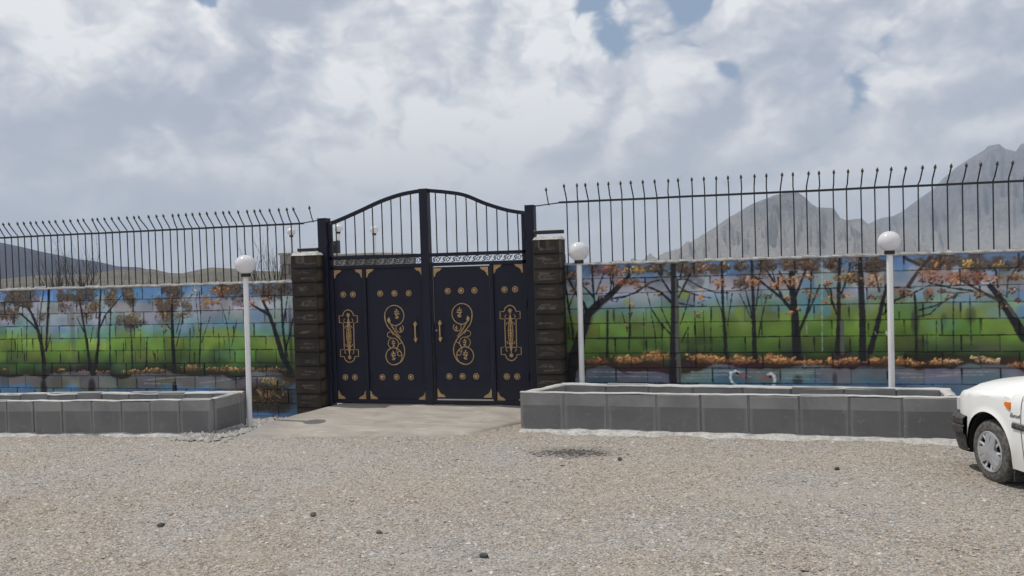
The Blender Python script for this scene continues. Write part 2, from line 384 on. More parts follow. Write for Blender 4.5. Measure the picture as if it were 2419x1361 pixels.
ridge('mountain_middle', [(-5.06, .0046), (-3.66, .0146), (-2.27, .0269), (-.34, .0488), (1.28, .0643), (2.6, .0717), (3.64, .0749), (4.03, .0736), (4.4, .0685), (4.78, .0611), (5.15, .0561), (6.15, .0542), (6.51, .0432), (6.88, .0405), (7.38, .041), (7.75, .0416), (8.1, .0358), (9.06, .0249), (10.0, .0190), (10.5, .0151), (10.9, .001)], 1900, 420, 420, ROCK, 46, 460, 11, (2, 1))
ridge('mountain_right', [(7.0, .028), (8.23, .0361), (8.84, .0411), (9.55, .0427), (10.03, .0468), (10.98, .0593), (11.68, .0675), (12.38, .0799), (13.06, .09), (13.74, .0978), (14.51, .1052), (14.73, .1092), (15.27, .1104), (15.59, .1047), (16.11, .1013), (16.33, .1077), (16.52, .1091), (18, .118), (20, .105), (24, .09), (28, .05)], 3000, 900, 800, ROCK, 95, 520, 23, (4, 6))
ridge('hill_low', [(-56, .007), (-45.9, .0041), (-43.74, .0072), (-41.51, .0068), (-39.64, .0108), (-37.73, .0103), (-36.76, .0056), (-36.02, .0047), (-35.01, .0084), (-34.24, .0104), (-32.71, .0081), (-31.67, .0052), (-29.02, .0028), (-24, .002)], 300, 140, 140, SOIL, .55, 300, 31, (8, 8))

LEFT_STROKES = [([(-10.83,0.48),(-10.83,0.73),(-10.87,1.02),(-10.92,1.22),(-10.99,1.41),(-11.1,1.59)],0.094,0.039,'k'),([(-10.92,1.22),(-11.07,1.35),(-11.25,1.49)],0.039,0.023,'k'),([(-11.1,1.59),(-11.29,1.64),(-11.53,1.71)],0.026,0.013,'b'),([(-11.25,1.49),(-11.42,1.53),(-11.66,1.55)],0.016,0.01,'b'),([(-11.37,1.71),(-11.52,1.84)],0.02,0.01,'b'),([(-10.78,0.89),(-10.74,1.28),(-10.7,1.57),(-10.67,1.86)],0.039,0.049,'k'),([(-10.89,1.28),(-10.87,1.46),(-10.77,1.86)],0.016,0.013,'k'),([(-10.77,0.89),(-10.68,1.14)],0.016,0.01,'k'),([(-11.25,0.85),(-11.25,1.25)],0.011,0.011,'k'),([(-11.17,0.73),(-11.13,1.46)],0.013,0.011,'k'),([(-9.92,0.51),(-9.97,0.81),(-10.02,1.21),(-10.09,1.68)],0.06,0.029,'k'),([(-9.87,0.52),(-9.78,0.97),(-9.73,1.44),(-9.69,1.85)],0.064,0.025,'k'),([(-9.72,1.27),(-9.63,1.44),(-9.3,1.75)],0.029,0.016,'k'),([(-10.04,1.19),(-10.16,1.43)],0.018,0.011,'k'),([(-9.93,1.02),(-9.85,1.27)],0.013,0.01,'k'),([(-9.57,0.6),(-9.56,1.05),(-9.52,1.52)],0.027,0.021,'k'),([(-9.16,0.59),(-9.16,0.96),(-9.16,1.32)],0.03,0.016,'k'),([(-9.32,0.68),(-9.31,1.0)],0.011,0.009,'k'),([(-9.01,0.76),(-8.98,1.2)],0.009,0.008,'k'),([(-9.44,1.14),(-9.43,1.33)],0.013,0.009,'k'),([(-8.9,0.64),(-8.87,1.09)],0.016,0.011,'k'),([(-11.48,0.74),(-11.43,1.22)],0.008,0.007,'k'),([(-11.36,0.77),(-11.32,1.19)],0.008,0.007,'k'),([(-9.8,1.4),(-9.78,1.63)],0.022,0.013,'k'),([(-10.92,1.35),(-10.9,1.65)],0.013,0.01,'k'),([(-8.41,0.57),(-8.41,0.9),(-8.41,1.33),(-8.4,1.59)],0.08,0.028,'k'),([(-8.35,0.95),(-8.22,1.37)],0.012,0.009,'k'),([(-8.35,1.14),(-8.26,1.38)],0.014,0.009,'k'),([(-8.44,1.21),(-8.51,1.28)],0.016,0.01,'k'),([(-8.56,0.73),(-8.57,1.18)],0.016,0.01,'k'),([(-8.28,0.73),(-8.27,0.9)],0.01,0.009,'k'),([(-8.91,0.64),(-8.89,1.01)],0.016,0.011,'k'),([(-8.75,0.75),(-8.78,0.87)],0.009,0.007,'k'),([(-8.7,0.73),(-8.69,0.9)],0.009,0.007,'k'),([(-7.96,0.64),(-7.92,1.14),(-7.9,1.36),(-7.91,1.79)],0.026,0.012,'k'),([(-7.91,1.0),(-7.74,1.39)],0.014,0.007,'k'),([(-7.94,1.17),(-7.98,1.67)],0.01,0.007,'k'),([(-8.13,0.66),(-8.1,1.21)],0.016,0.01,'k'),([(-7.42,0.74),(-7.43,1.07),(-7.46,1.32),(-7.54,1.59)],0.012,0.009,'k'),([(-7.39,0.93),(-7.28,1.34)],0.012,0.009,'k'),([(-7.42,1.34),(-7.39,1.54)],0.009,0.007,'k'),([(-7.61,0.73),(-7.6,1.14)],0.009,0.007,'k'),([(-6.42,0.57),(-6.54,0.79),(-6.64,1.13),(-6.72,1.39),(-6.83,1.61)],0.103,0.037,'k'),([(-6.72,1.39),(-6.87,1.48),(-7.0,1.55)],0.044,0.024,'k'),([(-6.47,0.79),(-6.51,1.12),(-6.52,1.51),(-6.52,1.81)],0.05,0.02,'k'),([(-6.49,0.86),(-6.4,1.12),(-6.34,1.34)],0.03,0.02,'k'),([(-6.51,1.22),(-6.41,1.72)],0.023,0.013,'k'),([(-6.64,1.36),(-6.63,1.73)],0.012,0.008,'k'),([(-6.73,1.61),(-6.72,1.81)],0.017,0.017,'k'),([(-7.07,1.64),(-7.18,1.7)],0.034,0.051,'b'),([(-8.41,0.35),(-8.42,0.21)],0.087,0.076,'k'),([(-8.96,0.42),(-8.35,0.47),(-7.76,0.49)],0.012,0.007,'lw'),([(-7.96,0.38),(-7.37,0.45),(-7.18,0.47)],0.012,0.007,'lw'),([(-8.96,0.37),(-8.35,0.36)],0.011,0.007,'lw'),([(-7.08,0.46),(-6.71,0.46)],0.01,0.007,'lw')]
LEFT_WASHES = [(-11.25,1.77,0.39,0.18,'brn2',0.75),(-11.48,1.47,0.2,0.11,'brn2',0.6),(-10.41,1.74,0.14,0.13,'brn2',0.7),(-10.03,1.76,0.22,0.14,'brn2',0.7),(-9.51,1.72,0.13,0.19,'brn2',0.55),(-9.16,1.78,0.13,0.17,'brn2',0.7),(-9.16,1.35,0.22,0.13,'brn2',0.5),(-10.25,1.18,0.05,0.69,'g',0.45),(-10.86,0.28,0.07,0.16,'k',0.85),(-9.93,0.32,0.07,0.13,'k',0.75),(-10.54,0.38,0.16,0.07,'o2',0.5),(-10.5,1.21,0.16,0.06,'blue',0.7),(-10.38,0.94,0.07,0.08,'lime',0.8),(-10.52,1.15,0.06,0.04,'lime',0.6),(-11.07,0.98,0.07,0.05,'lime',0.6),(-11.64,0.82,0.1,0.1,'lime',0.4),(-9.37,1.17,0.09,0.03,'lime',0.5),(-11.52,1.81,0.1,0.05,'blue',0.3),(-10.54,1.77,0.08,0.07,'blue',0.9),(-9.78,1.8,0.08,0.06,'blue',0.7),(-9.34,1.83,0.08,0.07,'blue',0.8),(-8.92,1.77,0.12,0.08,'blue',0.9),(-10.61,0.2,0.21,0.06,'blue',0.6),(-8.38,1.82,0.19,0.14,'brn2',0.85),(-8.46,1.61,0.28,0.14,'brn2',0.7),(-7.33,1.79,0.29,0.12,'brn2',0.75),(-6.75,1.76,0.25,0.12,'brn2',0.8),(-6.45,1.79,0.15,0.1,'brn2',0.6),(-7.52,1.76,0.19,0.1,'brnor',0.6),(-7.78,1.6,0.1,0.1,'brnor',0.4),(-8.55,1.37,0.16,0.14,'brn2',0.4),(-6.78,0.17,0.5,0.25,'bank',1.0),(-7.0,0.15,0.2,0.19,'bank',0.9),(-6.92,-0.12,0.27,0.06,'blue',1.0),(-6.55,-0.11,0.15,0.05,'blue',1.0),(-6.43,0.47,0.15,0.12,'bank',0.8),(-7.93,1.84,0.07,0.09,'lw',0.4),(-7.78,1.8,0.1,0.09,'blue',0.6),(-8.77,1.79,0.11,0.12,'blue',0.8),(-8.18,1.85,0.09,0.07,'blue',0.8),(-7.53,1.27,0.34,0.08,'blue',0.4),(-6.95,1.4,0.2,0.1,'blue',0.5),(-7.8,1.24,0.22,0.07,'lw',0.35),(-7.53,1.14,0.27,0.1,'lime',0.5),(-6.78,0.99,0.25,0.1,'lime',0.5),(-8.72,1.04,0.14,0.1,'lime',0.4),(-7.45,0.83,0.26,0.09,'teal',0.4),(-8.43,0.82,0.21,0.09,'dg',0.3),(-8.16,0.24,0.43,0.07,'blue',0.7),(-7.42,0.23,0.24,0.05,'olive',0.6),(-6.57,0.14,0.17,0.2,'bank',0.8),(-6.39,1.06,0.03,0.5,'bank',0.6)]
LEFT_DABS = [(-11.29,1.74,0.38,0.16,'brn',90),(-11.48,1.47,0.18,0.1,'brn',45),(-10.41,1.74,0.13,0.11,'brn',35),(-10.07,1.76,0.18,0.13,'brn',45),(-9.9,1.79,0.13,0.1,'brn',30),(-9.85,1.58,0.14,0.06,'ochre',22),(-9.51,1.74,0.11,0.17,'ochre',40),(-9.16,1.76,0.11,0.16,'olive',40),(-9.16,1.35,0.21,0.11,'olive',60),(-10.4,1.58,0.1,0.08,'brn',10),(-9.97,1.48,0.19,0.1,'olive',16),(-10.87,1.46,0.11,0.1,'brn',8),(-11.59,0.58,0.1,0.02,'ochre',10),(-10.53,0.58,0.08,0.02,'ochre',8),(-10.04,0.53,0.08,0.02,'ochre',8),(-9.72,0.54,0.1,0.02,'ochre',12),(-9.14,0.55,0.22,0.03,'ochre',50),(-8.38,1.82,0.17,0.1,'brn',40),(-8.46,1.61,0.26,0.1,'brnor',60),(-8.54,1.42,0.1,0.07,'ochre',20),(-8.24,1.42,0.1,0.05,'ochre',18),(-8.55,1.25,0.05,0.08,'ochre',12),(-8.1,1.5,0.07,0.09,'brn',10),(-7.52,1.76,0.17,0.09,'or',40),(-7.78,1.6,0.09,0.09,'yel',16),(-7.63,1.63,0.1,0.05,'or',16),(-7.33,1.81,0.26,0.1,'brn',50),(-7.2,1.64,0.14,0.08,'brn',18),(-7.02,1.58,0.07,0.04,'or',12),(-6.75,1.76,0.22,0.1,'brnor',50),(-7.95,1.76,0.1,0.09,'pink',14),(-6.77,1.63,0.1,0.05,'or',14),(-6.47,1.81,0.13,0.08,'brn',25),(-8.75,0.57,0.19,0.03,'ochre',40),(-8.1,0.61,0.16,0.04,'ochre',40),(-7.56,0.59,0.26,0.04,'ochre',60),(-7.17,0.58,0.34,0.03,'ochre',60),(-6.7,0.59,0.2,0.03,'ochre',30),(-6.78,0.2,0.29,0.1,'rock',60),(-6.91,0.07,0.24,0.07,'rock2',26),(-6.71,0.39,0.2,0.07,'grass',40)]
RIGHT_STROKES = [([(-2.21,0.45),(-2.13,0.77),(-2.01,1.1),(-1.92,1.34),(-1.79,1.46),(-1.6,1.6),(-1.48,1.72),(-1.36,1.84)],0.16,0.047,'k'),([(-2.1,0.49),(-1.97,1.0),(-1.85,1.32),(-1.7,1.47),(-1.58,1.56)],0.017,0.011,'g'),([(-1.93,1.35),(-1.98,1.48),(-2.08,1.62),(-2.17,1.8)],0.05,0.025,'k'),([(-1.83,1.5),(-1.84,1.6),(-1.85,1.8),(-1.85,2.0)],0.025,0.019,'k'),([(-1.84,1.56),(-1.98,1.72)],0.025,0.014,'k'),([(-1.81,1.6),(-1.7,1.87)],0.019,0.014,'k'),([(-1.62,1.62),(-1.57,1.86)],0.022,0.014,'k'),([(-1.6,1.73),(-1.62,1.88)],0.017,0.012,'k'),([(-1.6,1.54),(-1.43,1.56),(-1.26,1.62),(-1.08,1.74),(-0.96,1.77)],0.022,0.019,'k'),([(-1.26,1.75),(-1.07,1.74)],0.011,0.01,'k'),([(-2.14,0.98),(-2.14,1.13),(-2.19,1.44),(-2.24,1.95)],0.028,0.02,'k'),([(-2.18,1.44),(-2.1,1.63),(-2.06,1.81)],0.017,0.011,'k'),([(-0.82,0.44),(-0.8,0.9),(-0.78,1.44),(-0.78,1.99)],0.103,0.062,'k'),([(-0.74,0.49),(-0.75,1.03),(-0.74,1.77)],0.065,0.04,'g'),([(-0.82,1.48),(-0.94,1.6),(-1.07,1.67),(-1.15,1.69)],0.041,0.014,'k'),([(-0.82,1.6),(-0.92,1.76),(-0.98,1.89)],0.024,0.014,'k'),([(-0.84,1.14),(-0.96,1.42)],0.016,0.011,'k'),([(-0.83,1.05),(-0.95,1.18),(-1.08,1.39),(-1.13,1.62)],0.019,0.008,'k'),([(-0.72,1.53),(-0.66,1.66),(-0.56,1.84)],0.024,0.016,'k'),([(-0.73,1.76),(-0.56,1.84)],0.016,0.013,'k'),([(-0.72,1.46),(-0.52,1.42)],0.013,0.011,'k'),([(-0.72,1.68),(-0.62,1.61),(-0.45,1.55),(-0.31,1.52)],0.016,0.008,'k'),([(-0.7,1.77),(-0.6,1.77),(-0.45,1.67),(-0.26,1.59),(-0.09,1.58)],0.016,0.011,'k'),([(-0.71,1.18),(-0.64,1.36),(-0.58,1.57)],0.013,0.008,'k'),([(-0.7,0.95),(-0.61,1.14)],0.016,0.008,'k'),([(-0.69,1.8),(-0.65,1.99)],0.016,0.016,'k'),([(-0.14,0.72),(-0.14,1.05),(-0.16,1.35),(-0.16,1.98)],0.048,0.029,'k'),([(-0.14,1.24),(-0.26,1.58)],0.019,0.011,'k'),([(-1.68,0.76),(-1.66,1.37)],0.033,0.025,'k'),([(-1.39,0.82),(-1.37,1.18),(-1.36,1.42)],0.016,0.011,'k'),([(-1.4,1.09),(-1.47,1.36)],0.008,0.005,'k'),([(-1.03,0.86),(-1.04,1.09),(-1.09,1.36)],0.011,0.008,'k'),([(-0.62,0.76),(-0.61,1.14)],0.011,0.008,'k'),([(-0.51,0.82),(-0.52,1.35)],0.008,0.007,'k'),([(-0.4,0.83),(-0.41,1.35)],0.011,0.008,'k'),([(-0.95,0.86),(-0.95,1.06)],0.008,0.007,'k'),([(-1.19,0.86),(-1.18,1.35)],0.008,0.007,'k'),([(-0.33,0.83),(-0.31,1.39)],0.009,0.007,'k'),([(-1.87,0.56),(-1.05,0.55)],0.014,0.008,'lw'),([(-1.94,0.49),(-1.32,0.5),(-0.98,0.49)],0.011,0.007,'lw'),([(-0.58,0.56),(-0.12,0.57)],0.013,0.011,'lw'),([(-0.58,0.52),(-0.13,0.52)],0.008,0.008,'lw'),([(-0.65,0.48),(-0.26,0.49)],0.009,0.007,'lw'),([(-0.11,1.16),(-0.04,1.57)],0.014,0.008,'k'),([(0.22,0.72),(0.22,1.05),(0.22,1.37),(0.21,2.0)],0.062,0.03,'k'),([(0.2,1.28),(0.13,1.6)],0.019,0.011,'k'),([(0.19,1.25),(0.05,1.57)],0.014,0.008,'k'),([(0.25,1.37),(0.31,1.82)],0.014,0.011,'k'),([(0.27,1.0),(0.32,1.26),(0.38,1.5)],0.019,0.011,'k'),([(0.74,0.72),(0.73,1.04),(0.72,1.31),(0.7,1.58),(0.69,1.82)],0.115,0.056,'k'),([(0.7,1.32),(0.58,1.49),(0.36,1.68),(0.2,1.82)],0.046,0.019,'k'),([(0.6,1.46),(0.51,1.65),(0.39,1.86)],0.027,0.016,'k'),([(0.71,1.54),(0.62,1.69),(0.54,1.85)],0.03,0.016,'k'),([(0.74,1.52),(0.81,1.71),(0.86,1.84)],0.03,0.019,'k'),([(0.77,1.07),(0.87,1.31),(0.92,1.57),(0.93,1.83)],0.035,0.019,'k'),([(0.89,1.33),(0.97,1.51),(1.03,1.66)],0.021,0.011,'k'),([(0.51,1.65),(0.46,1.85)],0.016,0.012,'k'),([(1.21,0.78),(1.24,1.1),(1.25,1.57),(1.27,1.99)],0.056,0.034,'k'),([(1.22,1.29),(1.15,1.5),(1.08,1.65)],0.021,0.011,'k'),([(1.2,1.34),(1.14,1.61)],0.011,0.008,'k'),([(1.28,1.54),(1.36,1.76),(1.41,1.97)],0.021,0.011,'k'),([(1.28,0.8),(1.28,1.2)],0.048,0.053,'g'),([(1.51,0.69),(1.52,1.16),(1.51,1.69),(1.5,1.98)],0.084,0.058,'k'),([(1.06,2.01),(1.05,1.44),(1.04,0.82)],0.009,0.005,'cy'),([(1.48,1.98),(1.47,1.82)],0.009,0.007,'w'),([(0.86,1.19),(0.86,1.04)],0.011,0.007,'lw'),([(0.83,0.77),(0.83,0.62)],0.011,0.011,'lw'),([(-0.21,1.15),(-0.15,1.16)],0.011,0.011,'k'),([(-0.17,0.57),(0.56,0.55),(1.01,0.54)],0.012,0.008,'lw'),([(-0.2,0.53),(0.17,0.5)],0.01,0.008,'lw'),([(0.48,0.48),(1.0,0.47)],0.009,0.007,'lw'),([(0.62,0.56),(0.97,0.57)],0.009,0.007,'lw'),([(-0.01,0.38),(-0.07,0.43),(-0.09,0.49),(-0.08,0.55),(-0.02,0.57),(0.02,0.55)],0.033,0.036,'w'),([(-0.01,0.55),(0.04,0.52)],0.027,0.022,'kk'),([(0.03,0.53),(0.12,0.46)],0.03,0.008,'rd'),([(0.44,0.37),(0.46,0.46),(0.45,0.51),(0.42,0.54),(0.38,0.53)],0.038,0.035,'w'),([(0.41,0.5),(0.37,0.5)],0.02,0.016,'kk'),([(0.38,0.5),(0.28,0.46)],0.024,0.007,'rd'),([(1.6,0.82),(1.65,0.99),(1.71,1.23),(1.76,1.45),(1.81,1.64)],0.076,0.029,'k'),([(1.72,1.56),(1.68,1.78)],0.029,0.018,'b'),([(1.76,1.27),(1.9,1.45),(1.96,1.47),(2.08,1.51)],0.024,0.013,'k'),([(2.11,1.53),(2.29,1.62)],0.018,0.01,'k'),([(2.05,1.62),(2.15,1.77),(2.3,1.96)],0.039,0.034,'b'),([(2.02,1.96),(2.18,1.87)],0.039,0.026,'b'),([(2.13,0.7),(2.13,1.03),(2.13,1.35),(2.12,1.52)],0.029,0.021,'k'),([(2.17,1.32),(2.35,1.37),(2.47,1.43),(2.61,1.52)],0.018,0.013,'k'),([(2.16,1.24),(2.29,1.27),(2.38,1.36),(2.45,1.42)],0.013,0.01,'k'),([(2.35,1.63),(2.54,1.58),(2.77,1.54)],0.013,0.021,'k'),([(2.38,1.54),(2.59,1.52),(2.84,1.53)],0.01,0.01,'b'),([(3.31,0.98),(3.22,1.16),(3.11,1.35),(3.04,1.48),(2.96,1.59)],0.116,0.06,'k'),([(3.05,1.42),(2.91,1.5),(2.75,1.6),(2.58,1.71)],0.038,0.023,'b'),([(3.04,1.58),(3.01,1.83)],0.02,0.018,'k'),([(3.13,1.46),(3.15,1.71)],0.013,0.01,'k'),([(3.15,1.66),(3.32,1.93)],0.018,0.033,'b'),([(3.22,1.22),(3.1,1.41)],0.028,0.02,'g'),([(2.54,0.75),(2.55,1.43)],0.013,0.009,'k'),([(2.74,0.89),(2.73,1.5)],0.008,0.006,'k'),([(2.35,0.74),(2.36,1.18)],0.008,0.006,'k'),([(2.25,0.77),(2.25,1.03)],0.006,0.005,'k'),([(1.94,1.19),(1.94,1.3)],0.009,0.007,'k'),([(1.89,1.6),(2.12,1.59)],0.008,0.007,'k'),([(1.68,1.06),(1.74,1.05),(1.79,1.07)],0.01,0.01,'kk'),([(1.66,1.06),(1.67,1.03)],0.018,0.016,'w'),([(1.79,1.06),(1.8,1.02)],0.029,0.024,'w'),([(1.87,0.55),(2.41,0.52),(2.87,0.53)],0.012,0.008,'lw'),([(1.93,0.49),(2.41,0.51),(2.64,0.56)],0.01,0.007,'lw'),([(2.41,0.56),(2.99,0.57)],0.01,0.008,'lw')]
RIGHT_WASHES = [(-1.9,1.94,0.18,0.08,'gray',0.55),(-1.62,1.92,0.23,0.08,'brn2',0.7),(-1.28,1.92,0.22,0.07,'gray',0.5),(-1.01,1.92,0.27,0.08,'brn2',0.75),(-0.51,1.9,0.31,0.09,'brn2',0.8),(-0.25,1.91,0.16,0.08,'brn2',0.6),(-0.88,1.82,0.22,0.08,'gray',0.35),(-1.42,1.75,0.21,0.07,'brnor',0.3),(-2.14,1.84,0.1,0.13,'brn2',0.5),(-0.52,1.74,0.11,0.08,'gray',0.6),(-1.18,1.54,0.16,0.08,'lw',0.35),(-1.4,1.49,0.05,0.05,'lime',0.5),(-0.65,1.57,0.07,0.08,'lime',0.6),(-2.19,1.05,0.08,0.28,'dg',0.4),(-1.95,0.56,0.17,0.08,'lw',0.3),(-0.88,1.93,0.47,0.07,'brn2',0.55),(-0.35,1.92,0.33,0.07,'brn2',0.5),(-1.9,1.96,0.11,0.07,'blue',0.5),(-1.31,1.82,0.11,0.04,'blue',0.5),(-0.11,1.88,0.05,0.07,'blue',0.8),(-0.35,1.98,0.08,0.03,'blue',0.7),(-1.09,0.94,0.16,0.08,'dg',0.4),(-0.5,0.96,0.27,0.05,'dg',0.4),(-1.69,0.97,0.25,0.08,'gr',0.5),(-2.18,1.49,0.08,0.08,'lime',0.4),(-1.43,1.36,0.16,0.05,'teal',0.5),(-1.9,1.57,0.11,0.08,'teal',0.5),(-0.96,1.32,0.2,0.05,'lime',0.4),(-1.44,1.01,0.55,0.02,'dk',0.5),(0.06,1.93,0.08,0.07,'brn2',0.5),(0.36,1.92,0.15,0.09,'brn2',0.8),(0.85,1.91,0.23,0.09,'brn2',0.8),(1.19,1.91,0.11,0.09,'brn2',0.7),(1.62,1.89,0.12,0.09,'brn2',0.85),(0.2,1.73,0.18,0.1,'brnor',0.35),(0.64,1.7,0.16,0.08,'brnor',0.3),(1.36,1.74,0.13,0.08,'brnor',0.5),(0.9,1.43,0.15,0.2,'tealb',0.8),(-0.11,1.92,0.16,0.08,'blue',0.9),(0.13,1.93,0.08,0.08,'blue',0.7),(1.11,1.94,0.07,0.08,'blue',0.9),(1.4,1.91,0.08,0.08,'blue',0.8),(0.88,1.67,0.09,0.07,'blue',0.6),(1.1,1.32,0.06,0.08,'tealb',0.8),(0.05,1.32,0.08,0.1,'lime',0.7),(0.53,1.72,0.2,0.07,'lw',0.6),(0.06,1.7,0.08,0.11,'gray',0.7),(0.74,0.46,0.07,0.06,'dk',0.7),(1.18,0.48,0.03,0.08,'dk',0.6),(1.36,1.25,0.09,0.12,'gr',0.5),(1.38,1.52,0.08,0.08,'lilac',0.5),(0.58,1.08,0.34,0.08,'lime',0.25),(0.53,1.37,0.15,0.05,'teal',0.6),(0.57,0.77,0.4,0.04,'dg',0.5),(0.38,1.94,0.16,0.08,'brn2',0.5),(0.82,1.92,0.23,0.08,'brn2',0.45),(0.59,1.92,0.06,0.08,'gray',0.5),(1.64,1.9,0.14,0.11,'brn2',0.8),(2.36,1.89,0.26,0.09,'brn2',0.8),(2.34,1.71,0.19,0.1,'brnred',0.45),(2.72,1.7,0.26,0.09,'brnred',0.45),(1.66,1.69,0.14,0.1,'brnor',0.4),(1.99,1.52,0.14,0.07,'brnor',0.35),(3.06,1.66,0.19,0.08,'brnor',0.4),(2.2,1.93,0.09,0.04,'blue',0.9),(1.98,1.85,0.09,0.08,'blue',0.8),(1.75,1.9,0.07,0.08,'blue',0.7),(2.12,1.17,0.05,0.17,'dk',0.65),(2.19,0.92,0.08,0.05,'dk',0.45),(2.44,1.18,0.04,0.1,'dk',0.4),(2.74,1.25,0.06,0.11,'dk',0.45),(1.98,1.71,0.09,0.07,'blue',0.4),(2.66,1.44,0.19,0.05,'bluel',0.6),(3.06,1.27,0.19,0.08,'bluel',0.5),(2.31,1.34,0.13,0.08,'teal',0.6),(3.28,1.47,0.08,0.08,'blue',0.5),(3.28,1.27,0.05,0.1,'blue',0.8),(2.42,1.14,0.23,0.08,'teal',0.45),(2.94,0.85,0.32,0.06,'grayg',0.6),(2.65,0.86,0.19,0.05,'dg',0.4),(2.26,1.62,0.36,0.12,'lw',0.45),(2.78,1.89,0.32,0.1,'brn2',0.7),(3.21,1.86,0.19,0.09,'brn2',0.7),(1.63,1.9,0.13,0.11,'brn2',0.6),(3.14,1.08,0.16,0.08,'lime',0.3),(2.19,1.49,0.08,0.08,'bluel',0.5)]
RIGHT_DABS = [(-1.64,1.91,0.17,0.07,'red',60),(-2.13,1.86,0.07,0.05,'or',20),(-1.23,1.91,0.12,0.05,'yel',34),(-1.37,1.75,0.16,0.05,'red',44),(-1.23,1.69,0.07,0.03,'red',16),(-1.72,1.68,0.06,0.04,'or',14),(-1.94,1.75,0.04,0.03,'or',10),(-1.48,1.88,0.1,0.05,'or',22),(-1.75,1.57,0.04,0.03,'pink',8),(-2.12,1.66,0.03,0.03,'or',8),(-1.35,1.44,0.03,0.03,'or',7),(-1.36,1.34,0.03,0.03,'or',7),(-1.4,1.18,0.03,0.04,'or',6),(-0.57,1.89,0.13,0.05,'brnor',34),(-0.36,1.9,0.09,0.05,'or',22),(-0.21,1.71,0.07,0.05,'or',22),(-0.43,1.51,0.03,0.09,'or',14),(-0.47,1.31,0.05,0.04,'or',8),(-0.55,1.93,0.3,0.07,'brn',50),(-1.01,1.93,0.18,0.07,'brn',28),(-0.98,1.58,0.03,0.02,'or',5),(-1.59,1.52,0.08,0.03,'brn',6),(-1.82,0.7,0.17,0.04,'rust',55),(-1.39,0.72,0.19,0.05,'bor',70),(-1.04,0.76,0.16,0.06,'bor',70),(-0.47,0.74,0.13,0.05,'bor',55),(-0.28,0.72,0.13,0.05,'bor',50),(0.38,1.94,0.12,0.08,'brn',40),(0.82,1.91,0.2,0.08,'brnor',60),(0.08,1.93,0.08,0.07,'brnor',20),(-0.11,1.92,0.06,0.04,'ochre',12),(0.06,1.7,0.08,0.1,'brn',26),(0.21,1.7,0.1,0.07,'or',26),(0.51,1.66,0.09,0.04,'or',24),(0.62,1.74,0.08,0.03,'or',14),(0.64,1.5,0.05,0.03,'or',9),(0.72,1.67,0.05,0.04,'or',12),(0.87,1.76,0.12,0.02,'or',18),(0.94,1.52,0.05,0.04,'or',12),(0.87,1.58,0.05,0.02,'or',8),(1.18,1.93,0.09,0.08,'brnor',36),(1.41,1.94,0.08,0.05,'ochre',18),(1.36,1.74,0.12,0.07,'ochre',36),(1.12,1.67,0.06,0.03,'or',14),(1.3,1.51,0.07,0.02,'or',14),(1.17,1.5,0.05,0.03,'or',10),(1.09,1.44,0.03,0.02,'red',6),(0.39,1.53,0.08,0.03,'brn',10),(0.37,1.78,0.04,0.05,'pink',6),(0.66,1.31,0.04,0.03,'or',5),(0.77,1.35,0.03,0.02,'or',4),(0.05,0.71,0.15,0.05,'bor',55),(-0.19,0.71,0.04,0.03,'bor',14),(0.41,0.73,0.14,0.05,'bor',50),(0.59,0.7,0.15,0.04,'bor',44),(0.77,0.67,0.05,0.02,'bor',12),(0.91,0.68,0.12,0.03,'bor',36),(1.15,0.68,0.08,0.04,'bor',28),(1.35,0.7,0.11,0.04,'bor',36),(1.64,1.9,0.16,0.09,'brn',40),(2.37,1.9,0.17,0.06,'brnor',44),(2.72,1.86,0.08,0.05,'yel',24),(2.84,1.84,0.15,0.09,'brn',34),(3.05,1.86,0.05,0.04,'yel',12),(2.73,1.71,0.08,0.06,'red',26),(2.83,1.7,0.06,0.08,'red',24),(2.62,1.73,0.09,0.05,'or',26),(2.31,1.7,0.11,0.06,'brnred',30),(2.28,1.52,0.06,0.08,'red',18),(1.99,1.54,0.1,0.05,'brnred',26),(1.66,1.69,0.12,0.08,'pinkor',30),(1.66,1.49,0.09,0.03,'red',14),(2.43,1.55,0.05,0.04,'red',12),(2.24,1.78,0.08,0.05,'or',18),(2.5,1.67,0.09,0.05,'brnred',20),(2.98,1.67,0.09,0.04,'or',20),(3.2,1.54,0.05,0.04,'pink',10),(3.08,1.52,0.04,0.04,'brnred',8),(3.23,1.7,0.08,0.04,'or',16),(3.24,1.86,0.1,0.08,'brn',20),(2.58,1.64,0.06,0.03,'or',14),(2.54,1.49,0.08,0.04,'pinkor',12),(3.26,1.42,0.03,0.02,'red',5),(2.84,1.5,0.08,0.03,'or',12),(3.08,1.36,0.04,0.03,'pinkor',6),(2.41,1.85,0.06,0.03,'or',12),(1.64,0.7,0.09,0.03,'bor',30),(1.78,0.72,0.04,0.03,'bor',14),(1.97,0.69,0.14,0.04,'bor',50),(2.1,0.67,0.08,0.03,'bor',20),(2.41,0.68,0.15,0.03,'bor',45),(2.53,0.69,0.09,0.03,'borp',26),(2.86,0.71,0.1,0.04,'borp',30),(2.97,0.69,0.09,0.03,'borp',26),(3.24,0.65,0.08,0.03,'bor',22)]

